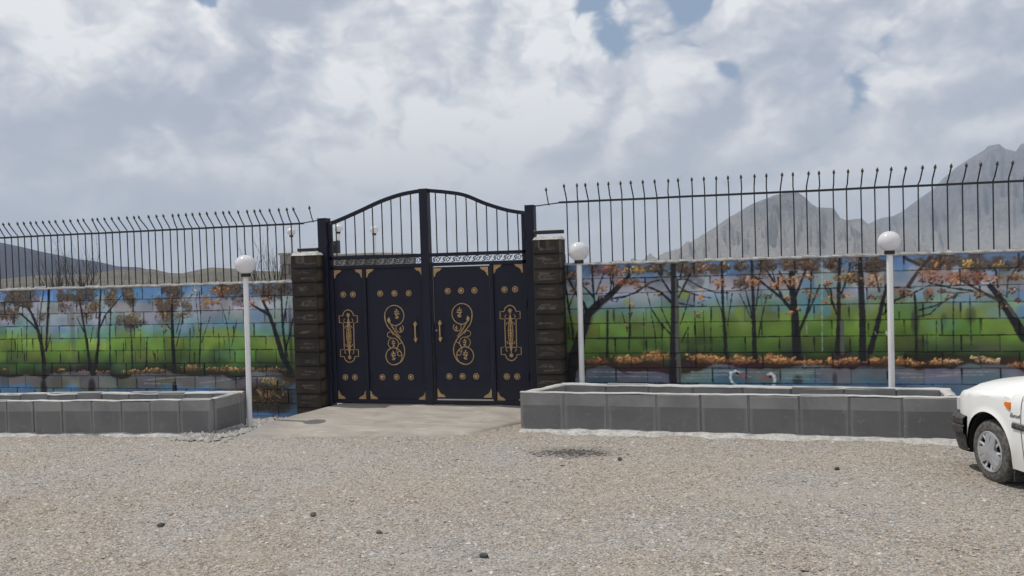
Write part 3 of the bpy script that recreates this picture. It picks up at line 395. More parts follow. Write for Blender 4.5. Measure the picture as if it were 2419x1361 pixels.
# ------------------------------------------------------------------ mural paint (painted at build time from strokes given in wall metres)
PAL = {k: np.array(v) / 255 for k, v in dict(k=(24, 25, 33), kk=(14, 12, 14), b=(62, 50, 42), g=(92, 92, 88), w=(232, 236, 240), lw=(150, 156, 165), rd=(190, 60, 45), cy=(150, 200, 215),
    brn=(98, 80, 66), brn2=(84, 70, 60), brnor=(128, 90, 62), brnred=(150, 84, 66), ochre=(158, 114, 52), olive=(122, 100, 62), yel=(212, 154, 44), red=(172, 82, 46), pink=(180, 150, 140), pinkor=(186, 118, 76),
    rust=(146, 84, 50), bor=(186, 120, 52), borp=(186, 146, 100), rock=(150, 116, 66), rock2=(92, 78, 60), grass=(150, 126, 60), bank=(52, 42, 34), dk=(40, 46, 44), dg=(36, 60, 34), gr=(84, 124, 44), grayg=(84, 90, 74),
    lime=(128, 150, 38), teal=(88, 140, 134), tealb=(78, 140, 158), blue=(80, 132, 182), bluel=(112, 150, 184), lilac=(164, 166, 174), gray=(84, 86, 92), o2=(98, 92, 70)).items()}
PAL['or'] = np.array((190, 112, 46)) / 255
PX = 150
def vnoise(h, w_, cell, seed):
    r = np.random.default_rng(seed); gh, gw = int(h / cell) + 3, int(w_ / cell) + 3; g = r.random((gh, gw))
    yy = np.arange(h) / cell; xx = np.arange(w_) / cell; y0 = yy.astype(int); x0 = xx.astype(int)
    fy = (yy - y0)[:, None]; fx = (xx - x0)[None]; fy = fy * fy * (3 - 2 * fy); fx = fx * fx * (3 - 2 * fx)
    a = g[y0][:, x0]; b = g[y0][:, x0 + 1]; c = g[y0 + 1][:, x0]; e = g[y0 + 1][:, x0 + 1]
    return (a * (1 - fx) + b * fx) * (1 - fy) + (c * (1 - fx) + e * fx) * fy
class Paint:
    def __init__(s, x0, x1, z0, z1, seed):
        s.x0, s.x1, s.z0, s.z1 = x0, x1, z0, z1; s.w = int((x1 - x0) * PX); s.h = int((z1 - z0) * PX)
        s.im = np.zeros((s.h, s.w, 3)); s.r = np.random.default_rng(seed); s.seed = seed
        s.wob = vnoise(s.h, s.w, 5, seed + 1) - .5; s.wob2 = vnoise(s.h, s.w, 2.2, seed + 2) - .5; s.wob3 = (vnoise(s.h, s.w, 13, seed + 3) + .6 * vnoise(s.h, s.w, 6, seed + 4) - .8)
    def win(s, xa, xb, za, zb):
        i0 = max(0, int((xa - s.x0) * PX)); i1 = min(s.w, int((xb - s.x0) * PX) + 2); j0 = max(0, int((za - s.z0) * PX)); j1 = min(s.h, int((zb - s.z0) * PX) + 2)
        if i1 <= i0 or j1 <= j0: return None
        X = s.x0 + (np.arange(i0, i1) + .5)[None] / PX; Z = s.z0 + (np.arange(j0, j1) + .5)[:, None] / PX
        return i0, i1, j0, j1, X, Z
    def over(s, wn, a, c):
        i0, i1, j0, j1 = wn[:4]; a = a[..., None]; s.im[j0:j1, i0:i1] = s.im[j0:j1, i0:i1] * (1 - a) + np.asarray(c) * a
    def stroke(s, pts, w0, w1, c, alpha=.93):
        col = PAL[c]; n = len(pts) - 1
        for i in range(n):
            (xa, za), (xb, zb) = pts[i], pts[i + 1]; ra = (w0 + (w1 - w0) * i / n) / 2; rb = (w0 + (w1 - w0) * (i + 1) / n) / 2; pad = max(ra, rb) + .03
            wn = s.win(min(xa, xb) - pad, max(xa, xb) + pad, min(za, zb) - pad, max(za, zb) + pad)
            if not wn: continue
            X, Z = wn[4:]; dx, dz = xb - xa, zb - za; L = dx * dx + dz * dz + 1e-9
            t = np.clip(((X - xa) * dx + (Z - za) * dz) / L, 0, 1); dist = np.hypot(X - xa - t * dx, Z - za - t * dz)
            r = np.maximum(ra + (rb - ra) * t, .0035) + s.wob[wn[2]:wn[3], wn[0]:wn[1]] * .010
            s.over(wn, alpha * (.78 if c == 'w' else 1) * np.clip((r - dist) / .012 + .5, 0, 1), col)
    def wash(s, x, z, rx, rz, c, a):
        wn = s.win(x - rx * 1.5, x + rx * 1.5, z - rz * 1.5, z + rz * 1.5)
        if not wn: return
        X, Z = wn[4:]; q = ((X - x) / rx) ** 2 + ((Z - z) / rz) ** 2 + s.wob[wn[2]:wn[3], wn[0]:wn[1]] * .3 + (s.wob3[wn[2]:wn[3], wn[0]:wn[1]] * 1.9 if c in ('brn2', 'brnor', 'brnred', 'brn', 'gray') else 0)
        s.over(wn, a * np.clip(1.25 - q * .8, 0, 1) ** 1.3, PAL[c])
    def dabs(s, x, z, rx, rz, c, n):
        base = PAL[c]
        if rx * rz > .004 and c in ('brn', 'brnor', 'olive', 'ochre', 'red', 'rust', 'bor'): s.wash(x, z, rx, rz, c if c in ('rust', 'bor') else 'brn2', .55)
        for _ in range(int(n * (1.6 if c in ('or', 'red', 'pinkor', 'brnred', 'yel') else 2.3))):
            an = s.r.random() * 6.283; q = s.r.random() ** .6 * (1.15 + .55 * math.sin(3 * an + x * 40) * s.r.random() + .25 * math.sin(7 * an + z * 30)); px = x + rx * q * math.cos(an); pz = z + rz * q * math.sin(an)
            l = .009 + .022 * s.r.random() ** 1.5; hh = .005 + .009 * s.r.random(); ro = s.r.normal(.5, .5); wn = s.win(px - l - .01, px + l + .01, pz - l - .01, pz + l + .01)
            if not wn: continue
            X, Z = wn[4:]; cx, sx = math.cos(ro), math.sin(ro); u = (X - px) * cx + (Z - pz) * sx; v = -(X - px) * sx + (Z - pz) * cx
            k = np.clip(1.5 - ((u / l) ** 2 + (v / hh) ** 2) * 1.2 + s.wob2[wn[2]:wn[3], wn[0]:wn[1]], 0, 1)
            tone = (.42 + .85 * s.r.random()) * (1 + .45 * (pz - z) / max(rz, .02))
            bb = base if s.r.random() < .68 or c in ('bor', 'borp', 'rust', 'yel', 'rock', 'rock2', 'grass') else PAL['brn']; s.over(wn, k * .78, np.clip(bb * tone, 0, 1))
    def image(s, name):
        im = bpy.data.images.new(name, s.w, s.h, alpha=False, float_buffer=False)
        a = np.ones((s.h, s.w, 4), np.float32); a[..., :3] = np.clip(s.im, 0, 1); im.pixels.foreach_set(a.ravel()); im.update(); im.pack(); return im

def paint_wall(x0, x1, ztop, blen, bands, strokes, washes, dabs, seed, phase):
    P = Paint(x0, x1, -.35, ztop + .04, seed)
    Z = P.z0 + (np.arange(P.h) + .5) / PX; X = P.x0 + (np.arange(P.w) + .5) / PX
    k = ((ztop - Z) / .2)[:, None] + (vnoise(P.h, P.w, 45, seed + 5) - .5) * .9 + (vnoise(P.h, P.w, 14, seed + 6) - .5) * .25
    ks = [b[0] for b in bands]
    for ch in range(3): P.im[..., ch] = np.interp(k, ks, [b[1][ch] / 255 for b in bands])
    # each block was sprayed on its own: small tone steps from block to block
    course = np.floor((ztop - Z) / .2).astype(int)
    for c in range(course.min(), course.max() + 1):
        rows = np.where(course == c)[0]
        if not len(rows): continue
        off = phase + (blen / 2 if c % 2 else 0); bi = np.floor((X - off) / blen).astype(int)
        rr = np.random.default_rng(seed * 77 + c + 40); tn = rr.normal(0, .065, bi.max() - bi.min() + 1)[bi - bi.min()]; hu = rr.normal(0, .03, (bi.max() - bi.min() + 1, 3))[bi - bi.min()]
        P.im[rows[0]:rows[-1] + 1] *= (1 + tn)[None, :, None]; P.im[rows[0]:rows[-1] + 1] += hu[None] * .6
    P.im *= 1 + (vnoise(P.h, P.w, 26, seed + 7) - .5)[..., None] * .25
    for a in sorted(washes, key=lambda a: a[4] in ('brn2', 'brnor', 'brnred', 'k')): P.wash(*a)
    order = sorted(range(len(dabs)), key=lambda i: dabs[i][1] < ztop - 1.2)
    for a in [dabs[i] for i in order if dabs[i][4] in ('brn', 'brnor', 'olive')]: P.dabs(*a)
    for a in strokes: P.stroke(*a)
    for a in [dabs[i] for i in order if dabs[i][4] not in ('brn', 'brnor', 'olive')]: P.dabs(*a)
    # some joints were lined in black with a brush
    for c in range(0, 10):
        zt = ztop - .2 * c; off = phase + (blen / 2 if c % 2 else 0); n0 = int((x0 - off) / blen); n1 = int((x1 - off) / blen) + 1
        for i in range(n0, n1):
            if P.r.random() < .62 and c < 9:
                xx = off + i * blen + P.r.normal(0, .006); l = .06 + .13 * P.r.random(); top = zt - .008 if P.r.random() < .6 else zt - .05
                P.stroke([(xx, top), (xx + P.r.normal(0, .004), max(zt - .195, top - l))], .016, .009, 'k', .8)
        xa = x0
        while xa < x1:
            xb = xa + .25 + .5 * P.r.random(); P.stroke([(xa, zt + P.r.normal(0, .003)), (xb, zt + P.r.normal(0, .003))], .010, .006, 'k', .42 if P.r.random() < .7 else .85); xa = xb + .03
    return P
LB = [(-.3, (70, 128, 186)), (.75, (80, 134, 186)), (1.15, (152, 158, 168)), (2.0, (162, 166, 174)), (2.6, (142, 156, 170)), (3.15, (112, 150, 158)), (3.7, (102, 148, 120)), (4.3, (120, 154, 46)), (5.0, (98, 138, 38)), (5.7, (78, 106, 44)), (6.2, (50, 80, 44)), (6.65, (42, 46, 32)), (6.93, (40, 36, 32)), (7.06, (96, 98, 104)), (7.8, (104, 106, 102)), (8.0, (70, 112, 148)), (8.8, (68, 116, 168)), (9.6, (70, 116, 170))]
RB = [(-.3, (78, 122, 172)), (.6, (88, 124, 166)), (1.1, (150, 158, 168)), (1.9, (158, 164, 172)), (2.4, (124, 148, 158)), (2.9, (112, 148, 132)), (3.5, (112, 138, 70)), (4.2, (104, 138, 36)), (5.0, (90, 126, 32)), (5.7, (76, 100, 34)), (6.15, (52, 80, 34)), (6.5, (48, 46, 30)), (6.62, (62, 40, 32)), (6.93, (56, 36, 30)), (7.05, (98, 104, 116)), (7.5, (108, 116, 126)), (7.85, (84, 112, 132)), (8.3, (70, 110, 146)), (9.6, (64, 104, 150))]

def wall_material(name, P, root):
    im = P.image(name)
    def b(t, p):
        x, y, z = t.xyz(obj_co(t, root))
        uv = t.comb(t.math('DIVIDE', t.math('SUBTRACT', x, P.x0), P.x1 - P.x0), t.math('DIVIDE', t.math('SUBTRACT', z, P.z0), P.z1 - P.z0), 0.0)
        ti = t.new('ShaderNodeTexImage', extension='EXTEND', interpolation='Cubic'); ti.image = im; t.put(ti.inputs[0], uv)
        g = pos(t); grain = t.noise(g, 90, 4, .7); soft = t.noise(g, 7, 4, .6)
        hs = t.new('ShaderNodeHueSaturation'); hs.inputs['Saturation'].default_value = .88; t.put(hs.inputs['Color'], ti.outputs[0]); gain = t.vmath('SCALE', hs.outputs[0], 1.32)
        c = t.mix(t.rng(grain, .5, .8, 0, .30), gain, (.05, .05, .05)); c = t.mix(t.rng(soft, .6, .8, 0, .16), c, (.30, .29, .28))
        c = t.mix(t.math('MULTIPLY', t.math('SUBTRACT', rnd(t), .5), .18), c, (.0, .0, .0))
        t.put(p.inputs['Base Color'], c); bump(t, p, t.math('ADD', grain, soft), .35, .006)
    return mat(name, rough=.8, build=b)
BLOCKS = {}
def block_mesh(L, H, D, material, ch=.007):
    key = (round(L, 3), H, D, material.name)
    if key not in BLOCKS:
        m = MB(); a, h = L / 2, H / 2
        ring = lambda ax, az, y: [(-ax, y, -az), (ax, y, -az), (ax, y, az), (-ax, y, az)]
        vs = ring(a, h, D) + ring(a, h, ch) + ring(a - ch, h - ch, 0)
        fs = [(8, 9, 10, 11)] + [(b + i, b + (i + 1) % 4, b + 4 + (i + 1) % 4, b + 4 + i) for b in (0, 4) for i in range(4)]
        m.add(vs, fs); BLOCKS[key] = m.mesh('block', material)
    return BLOCKS[key]
def block_wall(label, x0, x1, ztop, blen, bands, tabs, seed, phase, zlow):
    root = empty('block_wall', ((x0 + x1) / 2, .1, 0), label=label, cat='wall'); ox = (x0 + x1) / 2; oy = .1
    P = paint_wall(x0 - .1, x1 + .1, ztop, blen, bands, *tabs, seed, phase)
    P.x0 -= ox; P.x1 -= ox
    M = wall_material('mural_paint_' + ('west' if seed == 1 else 'east'), P, root); P.x0 += ox; P.x1 += ox
    m = MB(); m.box((x0 - ox, .012 - oy, zlow), (x1 - ox, .17 - oy, ztop - .004)); m.build('mortar', M, root)
    rr = random.Random(seed)
    for c in range(11):
        zc = ztop - .2 * c - .1
        if zc < zlow - .1: break
        off = phase + (blen / 2 if c % 2 else 0); i = math.floor((x0 - off) / blen)
        while off + i * blen < x1 - .02:
            a = max(off + i * blen, x0); b = min(off + (i + 1) * blen, x1); i += 1
            if b - a < .05: continue
            o = link('block', block_mesh(round(b - a - .010, 3), .192, .155, M), root, ((a + b) / 2 - ox, rr.uniform(-.005, .005) - oy, zc + rr.uniform(-.002, .002)))
            o.rotation_euler = (rr.gauss(0, .006), rr.gauss(0, .004), rr.gauss(0, .008))
    # lumpy cement bed along the top, with the fence bars set into it
    rows = []; N = int((x1 - x0) / .03)
    for i in range(N + 1):
        x = x0 + (x1 - x0) * i / N; h = .030 + .024 * fbm((x * 5, seed, 0), 4) + .010 * fbm((x * 19, seed, 3), 2); lo = -.012 + .018 * fbm((x * 7, seed, 8), 3); yo = -.012 + .012 * fbm((x * 9, seed, 2), 3)
        rows.append([(x - ox, .16 - oy, ztop - .03), (x - ox, .16 - oy, ztop + h * .7), (x - ox, .10 - oy, ztop + h), (x - ox, .035 - oy, ztop + h * .95), (x - ox, yo - oy, ztop + h * .55), (x - ox, yo - .006 - oy, ztop + lo), (x - ox, .02 - oy, ztop + lo - .004)])
    m = MB(); m.grid(rows, flip=True); m.build('cement_coping', LIME, root, smooth=True)
    return root
WL = block_wall('long concrete block wall with painted lakeside trees, left of the gate', -12.6, -6.28, 1.885, .352, LB, (LEFT_STROKES, LEFT_WASHES, LEFT_DABS), 1, -.12, -.30)
WR = block_wall('concrete block wall painted with autumn trees and two swans, right of the gate', -2.235, 6.2, 2.009, .42, RB, (RIGHT_STROKES, RIGHT_WASHES, RIGHT_DABS), 2, -1.78, -.10)

# ------------------------------------------------------------------ gate pillars painted as stacked logs
def paint_log(seed):
    P = Paint(-.5, .5, -.3, 2.5, seed); Z = P.z0 + (np.arange(P.h) + .5) / PX; X = P.x0 + (np.arange(P.w) + .5) / PX
    return P, X, Z
def log_pillar(label, x0, x1, yf, ztop, n, seed):
    w_ = x1 - x0; root = empty('gate_pillar', ((x0 + x1) / 2, yf + .22, ztop - .2 * n), label=label, cat='pillar', group='painted pillars beside the gate'); O = root.location
    P, X, Z = paint_log(seed); r = np.random.default_rng(seed); zb = 0.0
    base = np.array((58, 49, 44)) / 255
    P.im[:] = base * (1 + (vnoise(P.h, P.w, 20, seed) - .5)[..., None] * .5)
    kk = ((Z - zb) / .2) % 1; P.im *= (.55 + .45 * np.clip(np.minimum(kk, 1 - kk) * 8, 0, 1))[:, None, None]
    PAL['tan'] = np.array((112, 96, 70)) / 255; PAL['grain'] = np.array((118, 112, 104)) / 255; PAL['dkb'] = np.array((24, 21, 22)) / 255
    for c in range(n + 1):
        zc = zb + .2 * c + .1
        if r.random() < .45:   # a swirl
            a = r.uniform(-.30, -.2); PAL['sw'] = PAL['grain']; rr_ = r.uniform(.025, .045)
            P.stroke([(a + .14, zc + rr_), (a + .03, zc + rr_ * .9), (a, zc), (a + .04, zc - rr_ * .9), (a + .22, zc - rr_ * .8)], .018, .012, 'sw', .9); P.stroke([(a + .05, zc + .006), (a + .2, zc + .012), (a + .24, zc + .03)], .009, .006, 'sw', .7)
        for i in range(r.integers(2, 5)):
            z1 = zc + r.uniform(-.055, .06); a = r.uniform(-.33, -.22); l = r.uniform(.12, .22)
            P.stroke([(a, z1), (a + l * .5, z1 + r.normal(0, .006)), (a + l, z1 + r.normal(0, .01))], .016, .007, 'grain', r.uniform(.45, .95))
        # log end on the side face (positive coordinate runs round the corner)
        P.wash(.075, zc, .085, .085, 'tan', .8 if c > 0 else .4); P.wash(.05, zc, .05, .06, 'olive', .25)
        P.stroke([(-.005, zc - .085), (.0, zc), (-.005, zc + .085)], .012, .012, 'dkb', .8)
        P.stroke([(-.42, zc - .1), (.3, zc - .1)], .012, .012, 'dkb', .85)
    im = P.image('log_paint'); xr, yfr = x1 - O.x, yf - O.y
    def b(t, p):
        x, y, z = t.xyz(obj_co(t, root))
        s = t.math('ADD', t.math('SUBTRACT', x, xr), t.math('MAXIMUM', t.math('SUBTRACT', y, yfr), 0.0))
        uv = t.comb(t.math('ADD', s, .5), t.math('DIVIDE', t.math('SUBTRACT', z, P.z0), P.z1 - P.z0), 0.0)
        ti = t.new('ShaderNodeTexImage', extension='EXTEND', interpolation='Cubic'); ti.image = im; t.put(ti.inputs[0], uv)
        g = pos(t); n_ = t.noise(g, 60, 4, .7); t.put(p.inputs['Base Color'], t.mix(t.rng(n_, .5, .8, 0, .3), t.vmath('SCALE', ti.outputs[0], .68), (.015, .015, .015))); bump(t, p, n_, .4, .006)
    M = mat('log_paint', rough=.8, build=b)
    m = MB(); m.box((x0 - O.x + .012, yf - O.y + .012, 0), (x1 - O.x - .012, yf - O.y + .43, .2 * n - .005)); m.build('mortar', M, root)
    bm = MB(); bm.box((-w_ / 2, -.22, -.0975), (w_ / 2, .22, .0975), ch=.006); me = bm.mesh('log_block', M); rr = random.Random(seed)
    for c in range(n):
        o = link('log_block', me, root, (rr.uniform(-.004, .004), rr.uniform(-.004, .004), .2 * c + .1)); o.rotation_euler = (0, rr.gauss(0, .005), rr.gauss(0, .008))
    rows = []
    for i in range(15):
        rows.append([(-w_ / 2 - .012 + (w_ + .024) * i / 14, -.235 + .47 * j / 14, .2 * n + (.028 + .016 * fbm((i * .5, j * .5, seed), 3) if 0 < i < 14 and 0 < j < 14 else -.012)) for j in range(15)])
    m = MB(); m.grid(rows, flip=True); m.build('cement_cap', LIME, root, smooth=True)
    return root
log_pillar('tall block pillar painted like brown logs with tan log ends, left of the gate', -6.165, -5.765, -.30, 2.275, 13, 5)
log_pillar('dark block pillar painted like logs with swirling grain, right of the gate', -2.575, -2.225, -.35, 2.365, 13, 9)

# ------------------------------------------------------------------ gate
def smooth_line(pts, n=8):
    out = []
    for i in range(len(pts) - 1):
        p0, p1, p2, p3 = (pts[max(0, min(len(pts) - 1, i + k))] for k in (-1, 0, 1, 2))
        for j in range(n):
            t = j / n; out.append(tuple(.5 * (2 * b + (c - a) * t + (2 * a - 5 * b + 4 * c - e) * t * t + (3 * b - a - 3 * c + e) * t ** 3) for a, b, c, e in zip(p0, p1, p2, p3)))
    return out + [tuple(pts[-1])]
def arc(cx, cz, r, a0, a1, n=14, r1=None):
    r1 = r if r1 is None else r1
    return [(cx + (r + (r1 - r) * i / n) * math.cos(rad(a0 + (a1 - a0) * i / n)), cz + (r + (r1 - r) * i / n) * math.sin(rad(a0 + (a1 - a0) * i / n))) for i in range(n + 1)]
def xz(pts, y=0.0): return [(x, y, z) for x, z in pts]
m = MB(); pts = []
for i in range(24):
    a = 2 * math.pi * i / 24; r = .046 if i % 2 == 0 else .039; pts.append((r * math.cos(a), r * math.sin(a)))
m.prism(pts, -.006, .004); m.lathe([(.033, -.007), (.030, -.012), (.024, -.012), (.023, -.007)], 16, ax='y', mi=1); m.lathe([(.022, -.006), (.020, -.016), (.011, -.022), (.0005, -.024)], 14, ax='y')
ROSETTE = m.mesh('rosette', [GOLD, TIP], auto=40)
corner = [(0, 0), (.112, 0), (.112, .018), (.094, .022), (.088, .040), (.068, .036), (.060, .052), (.046, .048), (.040, .068), (.026, .070), (.028, .092), (.016, .096), (.016, .118), (0, .118)]
m = MB(); m.prism(corner, -.008, .003)
for cx, cz, r in ((.022, .022, .012), (.055, .018, .008), (.02, .055, .008), (.085, .011, .006), (.010, .09, .006)): m.lathe([(r, -.008), (r * .6, -.013), (.0005, -.014)], 8, (cx, 0, cz), 'y')
CORNER = m.mesh('corner_ornament', GOLD)
K = .002376
def zz(p): return ((p[0] - 235) * K, (888 - p[1]) * K)
def leafy(mb, cx, cz, pts, y=-.006):
    for dx, dz, l, w_, a in pts:
        c, s = math.cos(rad(a)), math.sin(rad(a)); poly = []
        for u, v in ((-1, 0), (-.4, .8), (.3, 1), (1, .15), (.4, -.55), (-.4, -.8)): poly.append((cx + dx + (u * l * c - v * w_ * s), cz + dz + (u * l * s + v * w_ * c)))
        mb.prism(poly, y, .002)
def tubes(mb, lines, r=.0075):
    r *= .76
    for ln in lines: mb.tube(xz([zz(p) for p in smooth_line(ln, 5)], -.004), r, 5, axis=Vector((0, 1, 0)))
def zarc(cx, cy, r, a0, a1, r1=None): return arc(cx, cy, r, a0, a1, 12, r1)
m = MB()
tubes(m, [zarc(235, 770, 63, 20, -270, 60), zarc(235, 770, 60, 90, 30, 50)], .009)
tubes(m, [[(296, 750), (297, 790), (280, 835), (240, 880), (200, 918), (178, 965), (182, 1015), (205, 1050), (245, 1066)]], .010)
tubes(m, [zarc(247, 1015, 52, 100, 460)], .009)
tubes(m, [[(268, 812), (238, 862), (205, 905)], [(262, 815), (228, 868), (200, 900)]], .006)
tubes(m, [zarc(202, 846, 27, -60, 230, 22), zarc(268, 886, 20, 180, 480, 15), zarc(250, 938, 36, 120, 420, 30), zarc(208, 1000, 16, -90, 240, 10), [(190, 930), (215, 945), (228, 975), (222, 1000)]], .007)
for cx, cy, big_ in ((218, 762, 1.1), (197, 855, .6), (246, 938, .8), (248, 1012, 1.05)):
    ox, oz = zz((cx, cy)); leafy(m, ox, oz, [(.006 * big_, .050 * big_, .024 * big_, .010 * big_, 70), (.022 * big_, .030 * big_, .020 * big_, .009 * big_, 25), (-.014 * big_, .032 * big_, .018 * big_, .008 * big_, 130), (.020 * big_, .004 * big_, .024 * big_, .010 * big_, 10), (-.016 * big_, .006 * big_, .022 * big_, .010 * big_, 155), (.010 * big_, -.022 * big_, .024 * big_, .011 * big_, 60), (-.010 * big_, -.040 * big_, .022 * big_, .010 * big_, 110), (.016 * big_, -.050 * big_, .018 * big_, .008 * big_, 30)])
bx_, bz_ = zz((270, 800)); m.prism([(bx_, bz_ + .05), (bx_ + .03, bz_ + .01), (bx_ + .008, bz_ - .035), (bx_ - .022, bz_ - .005)], -.008, .002)
SCROLL = m.mesh('vine_ornament', GOLD)
m2 = MB(); m2.v = [(-x, y, z) for x, y, z in m.v]; m2.f = [f[::-1] for f in m.f]; m2.m = m.m; SCROLL_M = m2.mesh('vine_ornament', GOLD)
m = MB(); half = [(453, 797), (453, 756), (477, 756), (484, 736), (498, 724), (513, 720)]
def z3(p): return ((p[0] - 513) * K, (881 - p[1]) * K)
ol = half + [(1026 - x, y) for x, y in half[::-1]] + [(548, 800)]
ol2 = ol + [(1026 - 480, 962)] + [(x, 1762 - y) for x, y in ol[::-1][1:]] + [(480, 962), (480, 800), (453, 797)]
m.tube(xz([z3(p) for p in ol2], -.004), .0075, 5, axis=Vector((0, 1, 0)))
for sgn in (1, -1):
    for (cx, cy, r, a0, a1) in ((495, 785, 16, -20, 250), (500, 830, 14, 60, -200), (507, 860, 10, -80, 200)):
        for q_ in (0, 1):
            pts = [z3(p) for p in zarc(cx, cy, r, a0, a1, r * .7)]; pts = [(sgn * x, z if q_ == 0 else -z) for x, z in pts]; m.tube(xz(pts, -.004), .0055, 5, axis=Vector((0, 1, 0)))
    m.tube(xz([(sgn * x, z) for x, z in [z3(p) for p in smooth_line([(513, 770), (505, 820), (499, 880), (505, 940), (513, 990)], 4)]], -.004), .006, 5, axis=Vector((0, 1, 0)))
m.tube(xz([(0, .29), (0, -.29)], -.004), .006, 5, axis=Vector((0, 1, 0))); m.lathe([(.022, -.002), (.020, -.010), (.010, -.012), (.009, -.004)], 12, (0, 0, 0), 'y')
for s_ in (1, -1):
    st = []
    for i in range(16):
        a = 2 * math.pi * i / 16; r = .036 if i % 2 == 0 else .016; st.append((r * math.cos(a), s_ * .308 + r * math.sin(a)))
    m.prism(st, -.008, .002); leafy(m, 0, s_ * .17, [(0, .02, .03, .010, 90), (0, -.02, .03, .010, 90)])
PLAQUE = m.mesh('plaque_ornament', GOLD)
m = MB()
m.tube([(0, -.045, -.10), (0, -.052, 0), (0, -.045, .10)], .010, 8)
for s_ in (1, -1): m.prism([(0, s_ * .15), (.024, s_ * .105), (.010, s_ * .085), (-.010, s_ * .085), (-.024, s_ * .105)], -.05, .0)
HANDLE = m.mesh('handle', GOLD, auto=40)
m = MB()   # one wave of the wrought strip
m.tube(xz(smooth_line([(-.078, -.03), (-.05, -.032), (-.028, -.005), (-.02, .028), (.012, .036), (.038, .02), (.04, -.012), (.018, -.028), (-.004, -.014), (.002, .008), (.018, .010)], 4)), .006, 5, axis=Vector((0, 1, 0)))
leafy(m, -.045, .012, [(0, 0, .028, .010, 60), (.012, -.03, .022, .008, -40)], -.004); leafy(m, .062, .018, [(0, 0, .024, .009, 50)], -.004)
WAVE = m.mesh('wave_scroll', DKIRON)

ARC_L = [(-5.69, 2.715), (-5.541, 2.753), (-5.203, 2.872), (-4.869, 2.996), (-4.542, 3.082), (-4.25, 3.118)]
ARC_R = [(-4.135, 3.115), (-3.844, 3.075), (-3.597, 3.021), (-3.294, 2.888), (-2.994, 2.786), (-2.742, 2.735)]
def bbox(root, name, a, b, ch=.004, material=NAVY):
    o = root.location; m = MB(); m.box(tuple(a[i] - o[i] for i in range(3)), tuple(b[i] - o[i] for i in range(3)), ch=ch); return m.build(name, material, root)
def put(name, me, root, x, z, y, sx=1, sz=1):
    o = link(name, me, root, (x - root.location.x, y - root.location.y, z - root.location.z)); o.scale = (sx, 1, sz); return o
YF = -.055   # front of the frame members
YP = -.022   # face of the sheet panels
def leaf_common(root, x0, x1, arcp, bars, w0, w1):
    ap = smooth_line(arcp, 8); m = MB(); m.tube([(x - root.location.x, YF + .025 - root.location.y, z - root.location.z) for x, z in ap], .036, 4, axis=Vector((0, 1, 0)), flat=.8); m.build('arched_top_rail', NAVY, root)
    bbox(root, 'rail', (x0, YF, 2.185), (x1, -.005, 2.235)); bbox(root, 'rail', (x0, YF, 2.05), (x1, -.005, 2.10)); bbox(root, 'bottom_rail', (x0, YF, .105), (x1, -.005, .160))
    for bx in bars:
        zt = interp(arcp, bx) - .02; m = MB(); j = random.uniform(-.006, .006)
        m.tube([(bx - root.location.x + j, -.03 - root.location.y, 2.23 - root.location.z), (bx - root.location.x, -.03 - root.location.y, zt - root.location.z)], .0088, 6); m.build('bar', DKIRON, root)
    n = round((w1 - w0) / .156)
    for i in range(n): put('wave_scroll', WAVE, root, w0 + (i + .5) * (w1 - w0) / n, 2.143, -.03, (w1 - w0) / n / .156)
lf = empty('gate_leaf', (-5.69, -.03, .105), label='left leaf of the navy steel gate, a narrow panel beside a wide one, gold ornaments', cat='gate')
leaf_common(lf, -5.69, -4.255, ARC_L, [-5.571, -5.422, -5.274, -5.127, -4.994, -4.848, -4.704, -4.56, -4.404], -5.62, -4.26)
bbox(lf, 'stile', (-5.69, YF, .16), (-5.635, -.005, 2.72)); bbox(lf, 'stile', (-5.185, YF + .004, .161), (-5.130, -.005, 2.05)); bbox(lf, 'meeting_post', (-4.262, YF - .03, .09), (-4.140, .05, 3.145))
bbox(lf, 'narrow_panel', (-5.64, YP, .155), (-5.18, -.008, 2.055), 0); bbox(lf, 'wide_panel', (-5.135, YP, .155), (-4.26, -.008, 2.055), 0)
for x, z in ((-5.497, 1.682), (-5.345, 1.680), (-5.51, .479), (-5.36, .479), (-4.92, 1.684), (-4.701, 1.682), (-4.482, 1.680), (-4.93, .483), (-4.712, .484), (-4.492, .485)): put('rosette', ROSETTE, lf, x, z, YP)
put('plaque_ornament', PLAQUE, lf, -5.432, 1.078, YP); put('vine_ornament', SCROLL_M, lf, -4.712, 1.084, YP); put('handle', HANDLE, lf, -4.387, 1.132, YP)
for x, z, sx, sz in ((-5.63, 2.04, 1, -1), (-5.19, 2.04, -1, -1), (-5.125, 2.04, 1, -1), (-4.268, 2.04, -1, -1), (-5.63, .165, 1, 1), (-5.19, .165, -1, 1), (-5.125, .165, 1, 1), (-4.268, .165, -1, 1)): put('corner_ornament', CORNER, lf, x, z, YP, sx, sz)
rf = empty('gate_leaf', (-2.74, -.03, .105), label='right leaf of the navy steel gate with a wicket door beside the narrow panel', cat='gate')
leaf_common(rf, -4.128, -2.745, ARC_R, [-4.032, -3.88, -3.734, -3.584, -3.439, -3.293, -3.146, -3.0, -2.854], -4.12, -2.79)
bbox(rf, 'stile', (-2.80, YF, .16), (-2.745, -.005, 2.74)); bbox(rf, 'stile', (-3.275, YF + .004, .161), (-3.225, -.005, 2.05)); bbox(rf, 'stile', (-4.128, YF + .004, .161), (-4.105, -.005, 2.05)); bbox(rf, 'narrow_panel', (-3.23, YP, .155), (-2.79, -.008, 2.055), 0)
wd = bbox(rf, 'wicket_door', (-4.100, YP - .018, .185), (-3.285, -.010, 2.035), .003)
LIGHTEDGE = mat('worn_bright_steel', (.32, .32, .33), .4, .6)
